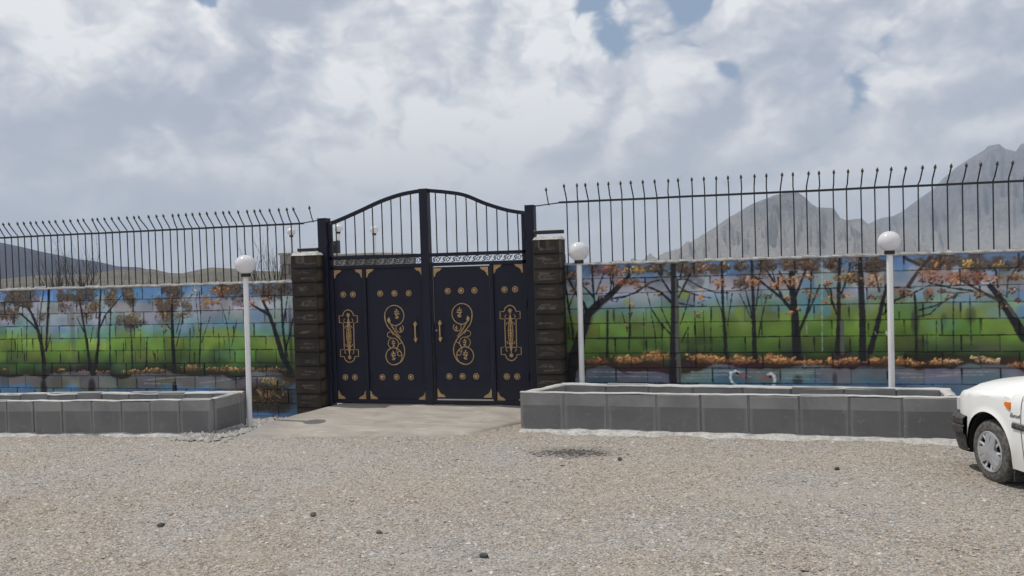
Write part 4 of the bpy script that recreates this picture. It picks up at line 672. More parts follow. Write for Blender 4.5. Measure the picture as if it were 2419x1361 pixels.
for a, b in (((-4.100, YP - .020, 2.036), (-3.285, -.012, 2.041)), ((-4.100, YP - .026, .172), (-3.285, -.012, .184)), ((-4.105, YP - .020, 1.25), (-4.101, -.012, 2.04))):
    mm = MB(); mm.box(tuple(a[i] - rf.location[i] for i in range(3)), tuple(b[i] - rf.location[i] for i in range(3))); mm.build('edge_strip', LIGHTEDGE, wd)
def putw(name, me, x, z, sx=1, sz=1):
    o = put(name, me, rf, x, z, YP - .018, sx, sz); o.parent = wd; return o
for x, z in ((-3.892, 1.698), (-3.696, 1.699), (-3.501, 1.697), (-3.910, .5), (-3.712, .501), (-3.514, .501)): putw('rosette', ROSETTE, x, z)
for x, z in ((-3.072, 1.698), (-2.920, 1.700), (-3.078, .498), (-2.930, .498)): put('rosette', ROSETTE, rf, x, z, YP)
putw('vine_ornament', SCROLL, -3.694, 1.092); putw('handle', HANDLE, -4.012, 1.142); put('plaque_ornament', PLAQUE, rf, -3.003, 1.099, YP)
mm = MB(); mm.lathe([(.014, -.006), (.012, -.012), (.0005, -.012)], 10, (-4.075 - rf.location.x, YP - .018 - rf.location.y, 1.149 - rf.location.z), 'y'); mm.build('keyhole', LIGHTEDGE, wd)
for x, z, sx, sz in ((-4.09, 2.02, 1, -1), (-3.295, 2.02, -1, -1), (-4.09, .205, 1, 1), (-3.295, .205, -1, 1)): putw('corner_ornament', CORNER, x, z, sx, sz)
for x, z, sx, sz in ((-3.22, 2.045, 1, -1), (-2.805, 2.045, -1, -1), (-3.22, .165, 1, 1), (-2.805, .165, -1, 1)): put('corner_ornament', CORNER, rf, x, z, YP, sx, sz)
for x0, x1, zt, lb in ((-5.835, -5.697, 2.79, 'square navy steel gate post beside the left log pillar'), (-2.738, -2.612, 2.83, 'square navy steel gate post beside the right log pillar')):
    o = empty('gate_post', ((x0 + x1) / 2, 0, -.05), label=lb, cat='gate post', group='gate posts')
    bbox(o, 'post', (x0, -.10, -.05), (x1, .06, zt), .006); bbox(o, 'cap', (x0 - .004, -.104, zt + .001), (x1 + .004, .064, zt + .008), 0)
    for hz in (.5, 1.5, 2.45):
        mm = MB(); mm.lathe([(.001, -.05), (.014, -.05), (.014, .05), (.001, .05)], 8, ((x1 + .010 if x0 < -4 else x0 - .010) - o.location.x, -.112, hz + .05)); mm.build('hinge', NAVY, o, auto=40)

# ------------------------------------------------------------------ fences
m = MB(); m.tube([(0, -.02, 0), (0, -.016, .012), (0, -.008, .03), (0, -.002, .055)], [.0095, .018, .015, .0015], 6); m.v = [(x, y + .02, z) for x, y, z in m.v]
TIPM = m.mesh('spear_tip', TIP, smooth=True)
def picket(root, x, zb, zr, k, rr, base=None, out=.135, up=.185):
    o = root.location; y = .07; lean = rr.gauss(0, .006); lx = rr.gauss(0, .010); ou = out + rr.gauss(0, .008)
    p0 = Vector((x, y, zb)); p1 = Vector((x + lean * .3, y, zr + .02)); p2 = Vector((x + lean, y - ou * .3, zr + .065)); p3 = Vector((x + lean + lx, y - ou, zr + up))
    mm = MB(); mm.tube([p - o for p in ([p0] if base is None else [])] + [p - o for p in (p1, p2, p3)], .0088 if base is None else .0075, 6)
    pk = mm.build('picket', DKIRON, root); t = link('spear_tip', TIPM, pk, p3 - o)
    t.rotation_euler = Vector((p3 - p2)).to_track_quat('Z', 'Y').to_euler(); return pk
def fence(label, xs_, xr0, xr1, zb, zr, seed, stub):
    rr = random.Random(seed); root = empty('spiked_fence', ((xr0 + xr1) / 2, .07, zb(0)), label=label, cat='fence'); o = root.location
    mm = MB(); N = 40; mm.tube([(xr0 + (xr1 - xr0) * i / N - o.x, .052 - o.y, zr(xr0 + (xr1 - xr0) * i / N) + .004 * fbm((i * .3, seed, 0), 2) - o.z) for i in range(N + 1)], .021, 4, flat=.9); mm.build('rail', DKIRON, root)
    for k, x in enumerate(xs_): picket(root, x + rr.gauss(0, .004), zb(x) - .03, zr(x), k, rr)
    if stub:
        (xa, za), (xb, zb_), xs2 = stub
        mm = MB(); mm.tube([(xa - o.x, .05 - o.y, za - o.z), (xb - o.x, .0 - o.y, zb_ - o.z)], .009, 5); mm.build('thin_rod', DKIRON, root)
        picket(root, xs2, 0, za + (zb_ - za) * (xs2 - xa) / (xb - xa) - .03, 0, rr, base=1, out=.12, up=.20)
    return root
lx = [-6.215 - .1305 * i for i in range(49)]
fence('dark iron spiked fence on top of the wall left of the gate', lx, -12.6, -6.13, lambda x: 1.90, lambda x: 2.745, 3, ((-6.15, 2.75), (-5.80, 2.785), -5.98))
rx = [-2.185]
while rx[-1] < 6.1: rx.append(rx[-1] + .149 + .0035 * (rx[-1] + 2.2))
fence('dark iron spiked fence on top of the wall right of the gate', rx, -2.29, 6.2, lambda x: 2.02, lambda x: 2.862 - .004 * (x + 2.2), 4, ((-2.26, 2.86), (-2.62, 2.825), -2.43))
for a, b, lb in (((-6.16, -.12, 2.325), (-5.835, -.04, 2.375), 'short dark steel bar lying across the left log pillar'), ((-2.612, -.16, 2.435), (-2.20, -.08, 2.485), 'short dark steel channel above the right log pillar')):
    mm = MB(); c = [(a[i] + b[i]) / 2 for i in range(3)]; mm.box(tuple(a[i] - c[i] for i in range(3)), tuple(b[i] - c[i] for i in range(3)), ch=.006); tag(mm.build('steel_bar', DKIRON, loc=c), lb, 'steel bar', 'bars bracing the gate posts')

# ------------------------------------------------------------------ globe lamps
def lamp(label, x, y, z0, zg, r, pr, group, lean=0.0, name='globe_lamp', parts=True):
    root = empty(name, (x, y, z0), label=label, cat='lamp post', group=group); h = zg - z0
    mm = MB(); mm.lathe([(pr, 0), (pr, h - r - .03)], 20); mm.build('pole', POLE, root, auto=40)
    mm = MB(); mm.lathe([(.001, h - r - .03), (.060 * r / .13, h - r - .03), (.062 * r / .13, h - r - .028), (.062 * r / .13, h - r + .012), (.05 * r / .13, h - r + .018), (.001, h - r + .018)], 20); mm.build('collar', BLACK, root, auto=40)
    N = 20; prof = [(max(.0004, r * 1.04 * math.sin(math.pi * i / N)), -r * .96 * math.cos(math.pi * i / N)) for i in range(N + 1)]; prof = [q_ for q_ in prof if q_[1] > -r * .93]
    mm = MB(); mm.lathe([(a, b + h) for a, b in prof], 32); mm.build('globe', OPAL, root, smooth=True)
    root.rotation_euler = (0, lean, 0); return root
NEAR = 'globe lamps along the wall'
lamp('white globe lamp on a pole at the end of the left planter', -6.365, -1.20, -.08, 2.15, .134, .035, NEAR, .012)
lamp('white globe lamp on a pole just right of the right log pillar', -1.99, -.25, -.03, 2.183, .130, .036, NEAR, .004)
lamp('white globe lamp on a pole behind the right planter, nearest the car', 1.80, -.25, -.03, 2.174, .127, .036, NEAR, .003)

# ------------------------------------------------------------------ planters
def planter(label, corners, bl, h, closed_left, seed, zg):
    """corners: front-left, front-right, back-right, back-left on the ground"""
    cx = sum(c[0] for c in corners) / 4; cy = sum(c[1] for c in corners) / 4
    root = empty('planter', (cx, cy, zg), label=label, cat='planter', group='block planters in front of the wall'); rr = random.Random(seed); th = .105
    sides = [(corners[0], corners[1], 1), (corners[1], corners[2], 1), (corners[2], corners[3], 1)] + ([(corners[3], corners[0], 1)] if closed_left else [])
    core = MB(); cap = MB(); foot = MB()
    for si, (a, b, _) in enumerate(sides):
        a = Vector((*a, 0)); b = Vector((*b, 0)); dv = b - a; L = dv.length; dv.normalize(); nv = Vector((dv.y, -dv.x, 0)); ang = math.atan2(dv.y, dv.x)   # nv points outwards
        a2, L2 = (a, L) if si in (0, 2) else (a + dv * (th + .004), L - 2 * th - .008)
        n = max(1, round(L2 / bl)); ed = [i * L2 / n + (rr.gauss(0, .012) if 0 < i < n else 0) for i in range(n + 1)]
        for i in range(n):
            w_ = ed[i + 1] - ed[i] - .016; hh = h + rr.gauss(0, .008); mm = MB(); mm.box((-w_ / 2, 0, 0), (w_ / 2, th, hh), ch=.008)
            nv_ = len(mm.v)
            mm.v = [(x + .003 * fbm((x * 4, seed + i, z * 4), 2), y + .004 * fbm((x * 4 + 3, seed + i, z * 4), 2), z) for x, y, z in mm.v]
            ce = a2 + dv * ((ed[i] + ed[i + 1]) / 2) + nv * max(-.005, min(.006, rr.gauss(0, .005)))
            o = mm.build('concrete_block', CONC, root, loc=(ce.x - cx, ce.y - cy, 0)); o.rotation_euler = (0, 0, ang + rr.gauss(0, .006))
            for vtx in (): pass
        # joints filled with smeared mortar, a rough cement skim on the top and a white skirt along the foot
        c0 = a2 - Vector((cx, cy, 0)); ins = -nv * .014; t0 = c0 + ins; e = dv * L2; wv = -nv * (th - .028)
        core.add([t0, t0 + e, t0 + e + wv, t0 + wv] + [v + Vector((0, 0, h - .012)) for v in (t0, t0 + e, t0 + e + wv, t0 + wv)], [(0, 1, 5, 4), (1, 2, 6, 5), (2, 3, 7, 6), (3, 0, 4, 7), (4, 5, 6, 7)])
        N = max(4, int(L2 / .04)); rows = []; c0 = c0 + nv * 0
        for i in range(N + 1):
            q_ = c0 + dv * (L2 * i / N); zt = h + .003 + .010 * fbm((q_.x * 3, q_.y * 3, seed), 4); o1 = .001 + .004 * fbm((q_.x * 9, q_.y * 9, seed + 2), 2)
            rows.append([q_ + nv * o1 + Vector((0, 0, zt - .005)), q_ + nv * (o1 * .6) + Vector((0, 0, zt)), q_ - nv * th * .5 + Vector((0, 0, zt + .006)), q_ - nv * (th - .004) + Vector((0, 0, zt)), q_ - nv * (th + .004) + Vector((0, 0, zt - .018))])
        cap.grid(rows)
        if si in (0, 1):
            rows = []
            for i in range(N + 1):
                q_ = c0 + dv * (L2 * i / N); wd_ = (.17 if si == 0 else .05) * (1 + 1.1 * fbm((q_.x * 2.5, q_.y * 2.5, seed + 5), 4)); ht = .024 + .016 * fbm((q_.x * 3.5, q_.y, seed + 7), 3)
                rows.append([q_ - nv * .01 + Vector((0, 0, ht + .02)), q_ + nv * .004 + Vector((0, 0, ht + .012)), q_ + nv * wd_ * .5 + Vector((0, 0, ht * .75 + .006)), q_ + nv * (wd_ + .03) + Vector((0, 0, -.035))])
            foot.grid(rows, flip=True)
    core.build('mortar', MORTAR, root); cap.build('cement_skim', CAP, root, smooth=True); foot.build('cement_skirt', LIME, root, smooth=True)
    c = corners; soil = MB(); NX, NY = 40, 8; rows = []
    for j in range(NY + 1):
        row = []
        for i in range(NX + 1):
            s, t = i / NX, j / NY; fx = (c[0][0] * (1 - s) + c[1][0] * s) * (1 - t) + (c[3][0] * (1 - s) + c[2][0] * s) * t; fy = (c[0][1] * (1 - s) + c[1][1] * s) * (1 - t) + (c[3][1] * (1 - s) + c[2][1] * s) * t
            fx = cx + (fx - cx) * .96; fy = cy + (fy - cy) * .8; row.append((fx - cx, fy - cy, h - .22 + .03 * fbm((fx * 3, fy * 3, 1), 3)))
        rows.append(row)
    soil.grid(rows); soil.build('soil', SOIL, root, smooth=True); return root
planter('grey block planter left of the driveway with its end beside a lamp', [(-12.2, -2.50), (-6.455, -1.945), (-6.43, -1.16), (-12.2, -1.75)], .425, .452, False, 21, -.012)
planter('long grey block planter right of the driveway, in front of the car', [(-2.575, -1.29), (2.26, -1.42), (2.33, -.72), (-2.20, -.45)], .56, .470, True, 22, 0.0)

# ------------------------------------------------------------------ behind the wall
def b_bark(t, p):
    n = t.noise(pos(t), 30, 3); t.put(p.inputs['Base Color'], t.mix(n, (.03, .026, .022), (.09, .075, .06)))
BARK = mat('grey_bark', rough=.9, build=b_bark)
TWIG = mat('budding_twigs', rough=.9, build=lambda t, p: t.put(p.inputs['Base Color'], t.mix(t.noise(pos(t), 20, 2), (.13, .13, .06), (.22, .20, .11))))
def grow(mb, p, dv, L, r, depth, rr, spread, upb):
    pts = [p]; rs = [r]; q_ = p; dd = dv
    for k in range(3):
        dd = (dd + Vector((rr.gauss(0, .10), rr.gauss(0, .10), rr.gauss(0, .06) + upb * .08))).normalized(); q_ = q_ + dd * (L / 3); pts.append(q_); rs.append(r * (1 - .22 * (k + 1)))
    mb.tube(pts, rs, 4, caps=False)
    if depth <= 0: return
    for k in range(rr.choice((2, 3, 3))):
        i = rr.choice((1, 2, 2, 3)); ax = Vector((rr.gauss(0, 1), rr.gauss(0, 1), 0)).normalized(); nd = (dd + ax * spread * rr.uniform(.6, 1.2) + Vector((0, 0, upb * .35))).normalized()
        grow(mb, pts[i], nd, L * rr.uniform(.55, .8), rs[i] * .72, depth - 1, rr, spread, upb)
def bare_tree(name, label, cat, x, y, z0, h, stems, depth, spread, seed, group, material=BARK, trunk=.22, lean=0.0):
    rr = random.Random(seed); root = empty(name, (x, y, z0), label=label, cat=cat, group=group); tr = MB(); cr = MB(); q_ = Vector((0, 0, 0))
    tr.tube([(0, 0, 0), (lean * .3, .01, h * trunk * .5), (lean * .6, 0, h * trunk)], [.035 * h, .028 * h, .022 * h], 6); tr.build('trunk', material, root, smooth=True)
    for k in range(stems):
        a = 2 * math.pi * k / stems + rr.uniform(-.5, .5); grow(cr, Vector((lean * .6, 0, h * trunk * .95)), Vector((math.cos(a) * spread * .7 + lean, math.sin(a) * spread * .7, 1)).normalized(), h * .40, .0125 * h, depth, rr, spread, .6)
    cr.build('crown', material, root); return root
BG_ = 'bare shrubs behind the left wall'
bare_tree('bare_tree', 'large leafless shrub showing above the wall at far left', 'tree', -13.2, 3.2, 0, 2.85, 9, 3, .42, 41, BG_)
bare_tree('bare_tree', 'leafless shrub with rising twigs just left of the left log pillar', 'tree', -8.75, 3.4, 0, 2.72, 6, 3, .5, 44, BG_)
bare_tree('bare_tree', 'low budding greenish shrub right behind the left globe lamp', 'tree', -9.25, 2.6, 0, 2.28, 8, 3, .5, 47, BG_, TWIG)
for px_, hh, sd, lb in ((-14.6, 2.12, 51, 'smallest dry weed peeping over the wall at the far left edge'), (-12.0, 2.2, 52, 'thin dry weed peeping over the wall right of the large leafless shrub'), (-11.3, 2.32, 53, 'tall thin dry weed above the left wall, between two others'), (-10.9, 2.2, 54, 'bushy dry weed peeping over the middle of the left wall')):
    bare_tree('dry_weed', lb, 'weed', px_, 3.0, 0, hh, 5, 2, .3, sd, 'dry weeds behind the left wall')
def b_hut(t, p):
    g = obj_co(t); n = t.noise(g, 6, 5, .65); t.put(p.inputs['Base Color'], t.mix(t.rng(t.math('ADD', t.math('MULTIPLY', rnd(t), .5), t.math('MULTIPLY', n, .5)), .25, .75), (.19, .18, .16), (.33, .31, .28)))
HUT = mat('hut_block', rough=.95, build=b_hut)
def hut(label, x0, x1, y, zt, deep):
    root = empty('block_hut', ((x0 + x1) / 2, y, 0), label=label, cat='building', group='small block huts behind the gate'); o = root.location
    bbox(root, 'core', (x0 + .02, y + .02, 0), (x1 - .02, y + deep, zt - .02), 0, MORTAR); bbox(root, 'roof_slab', (x0 - .03, y - .03, zt), (x1 + .03, y + deep + .03, zt + .05), .01, CAP)
    rr = random.Random(3); k = 0; z = zt - .1
    while z > zt - 1.2:
        x = x0 - (.2 if k % 2 else 0)
        while x < x1:
            a, b = max(x, x0), min(x + .4, x1); x += .4
            if b - a > .06:
                mm = MB(); mm.box((-(b - a) / 2 + .006, -.01, -.094), ((b - a) / 2 - .006, .09, .094), ch=.006); mm.build('block', HUT, root, loc=((a + b) / 2 - o.x, rr.uniform(-.006, .006), z))
        z -= .2; k += 1
    return root
hut('low grey block hut seen through the bars of the gate', -8.55, -6.75, 4.0, 2.33, 2.2)
hut('corner of a grey block hut left of the left log pillar', -9.0, -8.75, 4.3, 2.40, 1.2)
FARG = 'distant globe lamps behind the gate'
lamp('small distant globe lamp left of the left log pillar', -9.95, 6.5, 0, 2.99, .095, .035, FARG)
lamp('small distant globe lamp with a dark box, leftmost behind the gate bars', -8.75, 6.5, 0, 3.02, .095, .035, FARG)
lamp('small distant globe lamp behind the gate bars, right of the other one', -7.87, 6.5, 0, 2.95, .095, .035, FARG)
mm = MB(); mm.box((-.09, -.08, -.16), (.09, .08, .16), ch=.02); mm.lathe([(.06, -.085), (.05, -.095), (.001, -.09)], 12, (0, 0, .03), 'y'); tag(mm.build('loudspeaker', BLACK, loc=(-8.78, 6.38, 2.58)), 'small dark box fixed to the distant lamp post behind the gate', 'loudspeaker')

CAR_AT = (2.868, -2.879, -.01); CAR_RZ = rad(17 + 90); CAR_PITCH = rad(0.6); CAR_STEER = 0.0
STONES = [('dark stone lying on the gravel near the lower left', -4.53, -5.44, .026, (.06, .06, .06), 1), ('flat dark stone on the gravel below the gate', -3.43, -4.96, .030, (.09, .085, .08), 2), ('dark angular stone near the bottom edge, the nearest of all', -1.73, -5.70, .032, (.06, .065, .07), 3),
    ('dark stone on the gravel between the car and the fire patch', .89, -2.80, .026, (.05, .05, .055), 4), ('small dark stone standing just right of the burnt patch', -1.18, -2.69, .030, (.07, .06, .05), 5), ('brown flat stone on the gravel left of the nearest dark stone', -2.69, -5.30, .024, (.13, .11, .085), 6)]

# ------------------------------------------------------------------ car parked nose-in beside the planter
def b_car(t, p):
    n = t.noise(pos(t), 5, 4, .6); z = t.xyz(obj_co(t))[2]; d_ = t.math('MULTIPLY', t.rng(z, .2, .62, .55, .04), t.rng(n, .3, .7, .5, 1))
    t.put(p.inputs['Base Color'], t.mix(d_, (.82, .83, .82), (.42, .39, .35)))
    p.inputs['Coat Weight'].default_value = .5; p.inputs['Coat Roughness'].default_value = .08
CARW = mat('white_car_paint', rough=.38, build=b_car)
def b_rub(t, p):
    n = t.noise(pos(t), 40, 4, .6); t.put(p.inputs['Base Color'], t.mix(t.rng(n, .35, .7), (.018, .018, .020), (.085, .08, .075)))
RUB = mat('dusty_black_plastic', rough=.7, build=b_rub)
def b_tyre(t, p):
    n = t.noise(pos(t), 30, 4, .65); t.put(p.inputs['Base Color'], t.mix(t.rng(n, .3, .7), (.035, .034, .033), (.14, .132, .12)))
TYRE = mat('dusty_tyre_rubber', rough=.9, build=b_tyre)
SILV = mat('silver_hubcap', (.42, .43, .45), .38, .35); LENS = mat('clear_lens', (.55, .56, .57), .12); AMBER = mat('amber_lens', (.75, .20, .02), .25)
GLASS = mat('tinted_car_glass', (.02, .03, .03), .05); WELL = mat('dark_wheel_well', (.008, .008, .008), .9); PLATE = mat('grey_text', (.12, .12, .13), .4, .5)
car = empty('parked_car', CAR_AT, CAR_RZ, label='white hatchback parked nose-in at the right edge, front wheel and bonnet showing', cat='car')
car.rotation_euler = (0, CAR_PITCH, CAR_RZ)
SH = [(-2.95, .86), (-2.2, .895), (-1.0, .885), (-.42, .838), (0, .80), (.2, .782), (.42, .757), (.56, .735), (.60, .71)]
HW = [(-2.95, .70), (-2.85, .74), (-2.6, .775), (-2.0, .80), (0, .80), (.25, .792), (.42, .772), (.53, .738), (.60, .68)]
R_ARCH = .335
def side_bottom(x):
    for c in (0.0, -2.295):
        if abs(x - c) < R_ARCH: return max(.20, .285 + math.sqrt(R_ARCH ** 2 - (x - c) ** 2))
    return .525 if x > 0 else .20
def side_y(x, z):
    w_ = interp(HW, x); top = interp(SH, x); y = w_ - .022 * ((z - .5) / .4) ** 2 - .03 * ss(top - .035, top, z) * 1.0
    for c in (0.0, -2.295):
        dd = math.hypot(x - c, z - .285); y += .012 * max(0, 1 - abs(dd - R_ARCH) / .04) if dd >= R_ARCH - .001 else 0
    return y
stx = sorted(set([round(v, 4) for v in np.linspace(-2.95, .60, 120)] + [c + R_ARCH * math.cos(a) for c in (0.0, -2.295) for a in np.linspace(0, math.pi, 41)] + [c + s * (R_ARCH + .0005) for c in (0, -2.295) for s in (1, -1)]))
for s in (1, -1):
    rows = []
    for x in stx:
        zb, zt = side_bottom(x), interp(SH, x); rows.append([(x, s * side_y(x, zb + (zt - zb) * j / 10), zb + (zt - zb) * j / 10) for j in range(11)])
    mm = MB(); mm.grid(rows, flip=(s > 0)); mm.build('fender_and_side', CARW, car, auto=35)
bx = [-.64 + (1.24) * i / 26 for i in range(27)]
rows = []
for x in bx + [.612]:
    row = []
    for j in range(25):
        u = -1 + 2 * j / 24; xx = min(x, .60); w_ = interp(HW, xx) - .0485; zt = interp(SH, xx); z = zt - .001 + (.110 + .085 * ss(-.45, .6, -x)) * (1 - abs(u) ** 3.6) * (1 if x < .40 else max(.30, 1 - (x - .40) * 3.2)) + (.012 * (1 - ss(.0, .05, abs(abs(u) - .86))) if abs(u) > .8 else 0)
        if x > .605: z -= .05
        row.append((x + (.035 * (1 - u * u) if x > .5 else 0) * ss(.5, .6, min(x, .6)), u * w_, z))
    rows.append(row)
mm = MB(); mm.grid(rows); mm.build('bonnet', CARW, car, auto=50)
mm = MB(); mm.box((.50, -.66, .50), (.615, .66, .655), ch=.02); mm.build('front_panel', CARW, car)
mm = MB(); mm.box((.60, -.38, .56), (.640, .38, .645), ch=.01); g_ = mm.build('grille', RUB, car)
for k in range(4):
    mm = MB(); mm.box((.638, -.36, .572 + k * .018), (.646, .36, .578 + k * .018)); mm.build('slat', SILV, g_)
for s in (1, -1):
    mm = MB(); mm.box((.565, min(s * .40, s * .695), .535), (.645, max(s * .40, s * .695), .675), ch=.018); hl = mm.build('headlight', LENS, car)
    mm = MB(); mm.box((.575, min(s * .655, s * .715), .538), (.628, max(s * .655, s * .715), .672), ch=.012); mm.build('corner_lamp', LENS, hl)
path = [(.345, .787), (.44, .790), (.53, .775), (.60, .735), (.645, .66), (.675, .52), (.690, .25), (.695, 0)]; path = path + [(x, -y) for x, y in path[::-1][1:]]; path = smooth_line(path, 3)
prof = [(.19, -.10), (.20, -.02), (.27, .0), (.355, .012), (.375, .034), (.43, .036), (.445, .026), (.46, .036), (.505, .034), (.528, .012), (.53, -.06)]
rows = []
for i, (x, y) in enumerate(path):
    a = path[max(0, i - 1)]; b = path[min(len(path) - 1, i + 1)]; tv = Vector((b[0] - a[0], b[1] - a[1])).normalized(); nv = Vector((-tv.y, tv.x)); nv = nv if nv.x * x + nv.y * y > 0 else -nv
    rows.append([(x + nv.x * o, y + nv.y * o, z) for z, o in prof])
mm = MB(); mm.grid(rows, flip=False); mm.build('front_bumper', RUB, car, auto=30)
mm = MB(); mm.box((-2.98, -.70, .24), (-2.84, .70, .52), ch=.04); mm.build('rear_bumper', RUB, car)
mm = MB(); mm.box((-2.86, -.50, .17), (.55, .50, .56)); mm.build('underbody', WELL, car)
for c in (0.0, -2.295):
    for s in (1, -1):
        rows = [[(c + (R_ARCH - .004) * math.cos(a), s * y, .285 + (R_ARCH - .004) * math.sin(a)) for y in (.48, .778)] for a in np.linspace(-.25, math.pi + .25, 24)]
        mm = MB(); mm.grid(rows, flip=(s > 0)); mm.build('wheel_arch_liner', WELL, car)
        mm = MB(); mm.box((c - .345, min(s * .60, s * .79), .09), (c - .330, max(s * .60, s * .79), .45), ch=.004); mm.build('mud_flap', RUB, car)
# greenhouse
gh = [(-.62, .98, .68), (-1.16, 1.395, .575), (-1.7, 1.43, .585), (-2.35, 1.40, .57), (-2.88, .93, .69)]
rows = []
for x, z, hw in gh: rows.append([(x, hw, z - .015), (x, hw * .93, z), (x, hw * .5, z + .022), (x, -hw * .5, z + .022), (x, -hw * .93, z), (x, -hw, z - .015)])
mm = MB(); mm.grid(rows[:2]); mm.build('windscreen', GLASS, car); mm = MB(); mm.grid(rows[1:4]); mm.build('roof', CARW, car, smooth=True); mm = MB(); mm.grid(rows[3:]); mm.build('rear_window', GLASS, car)
for s in (1, -1):
    mm = MB(); top = [(-1.16, .575, 1.38), (-1.7, .585, 1.415), (-2.35, .57, 1.385)]; bot = [(-.62, .748, .885), (-1.7, .752, .886), (-2.88, .70, .895)]
    mm.grid([[(x, s * y, z) for x, y, z in bot], [(x, s * y, z) for x, y, z in top]], flip=(s < 0)); mm.build('side_window', GLASS, car)
    for (xa, ya, za), (xb, yb, zb) in ((bot[0], top[0]), (bot[1], top[1]), (bot[2], top[2])):
        mm = MB(); mm.tube([(xa, s * ya, za), (xb, s * yb, zb)], .028, 6); mm.build('pillar', CARW, car)
    for xd in (-.455, -1.60):
        rows = []
        for k in range(26):
            z = .20 + (interp(SH, xd) - .20) * k / 25; xx = xd - .035 * (1 - ss(.20, .62, z)) - .022 * ss(.70, .88, z); rows.append([(xx + dx, s * (side_y(xx, z) + .0018), z) for dx in (-.004, .004)])
        mm = MB(); mm.grid(rows, flip=(s < 0)); mm.build('door_seam', WELL, car)
    rows = []
    for k in range(40):
        x = -.352 - k * (1.60 / 39); rows.append([(x, s * (side_y(x, z) + o), z) for z, o in ((.540, -.004), (.542, .012), (.560, .015), (.585, .012), (.588, -.004))])
    mm = MB(); mm.grid(rows, flip=(s > 0)); ts = mm.build('side_trim', RUB, car, smooth=True)
    mm = MB(); rows = [[(x, s * (side_y(x, z) + .0135), z) for z in (.592, .600)] for x in np.linspace(-.36, -1.9, 30)]; mm.grid(rows, flip=(s > 0)); mm.build('chrome_line', SILV, ts)
    mm = MB(); y0 = side_y(-.29, .73); pts = [(-.255, .715), (-.247, .735), (-.258, .750), (-.318, .752), (-.322, .710), (-.312, .692), (-.292, .694)]
    n = len(pts); mm.add([(x, s * (y0 - .004), z) for x, z in pts] + [(x * .98 - .0055, s * (y0 + .014), z * .98 + .013) for x, z in pts], [tuple(range(n, 2 * n))[::(1 if s < 0 else -1)]] + [(i, (i + 1) % n, n + (i + 1) % n, n + i) for i in range(n)]); mm.build('turn_signal', AMBER, car)
    mm = MB(); mm.box((-1.50, min(s * .795, s * .815), .735), (-1.34, max(s * .795, s * .815), .765), ch=.006); mm.build('door_handle', RUB, car)
    mm = MB(); mm.box((-.86, min(s * .78, s * .93), .90), (-.74, max(s * .78, s * .93), 1.02), ch=.03); mm.build('wing_mirror', RUB, car)
fc = bpy.data.curves.new('lettering', 'FONT'); fc.body = 'Euro4'; fc.size = .052; fc.shear = .35; fc.extrude = .001
fo = bpy.data.objects.new('lettering', fc); COL.objects.link(fo); bpy.context.view_layer.update(); tme = bpy.data.meshes.new_from_object(fo.evaluated_get(bpy.context.evaluated_depsgraph_get())); bpy.data.objects.remove(fo)
tme.materials.append(PLATE); to = link('lettering', tme, car); to.matrix_local = Matrix(((-1, 0, 0, -.312), (0, 0, 1, side_y(-.37, .645) + .0035), (0, 1, 0, .632), (0, 0, 0, 1)))
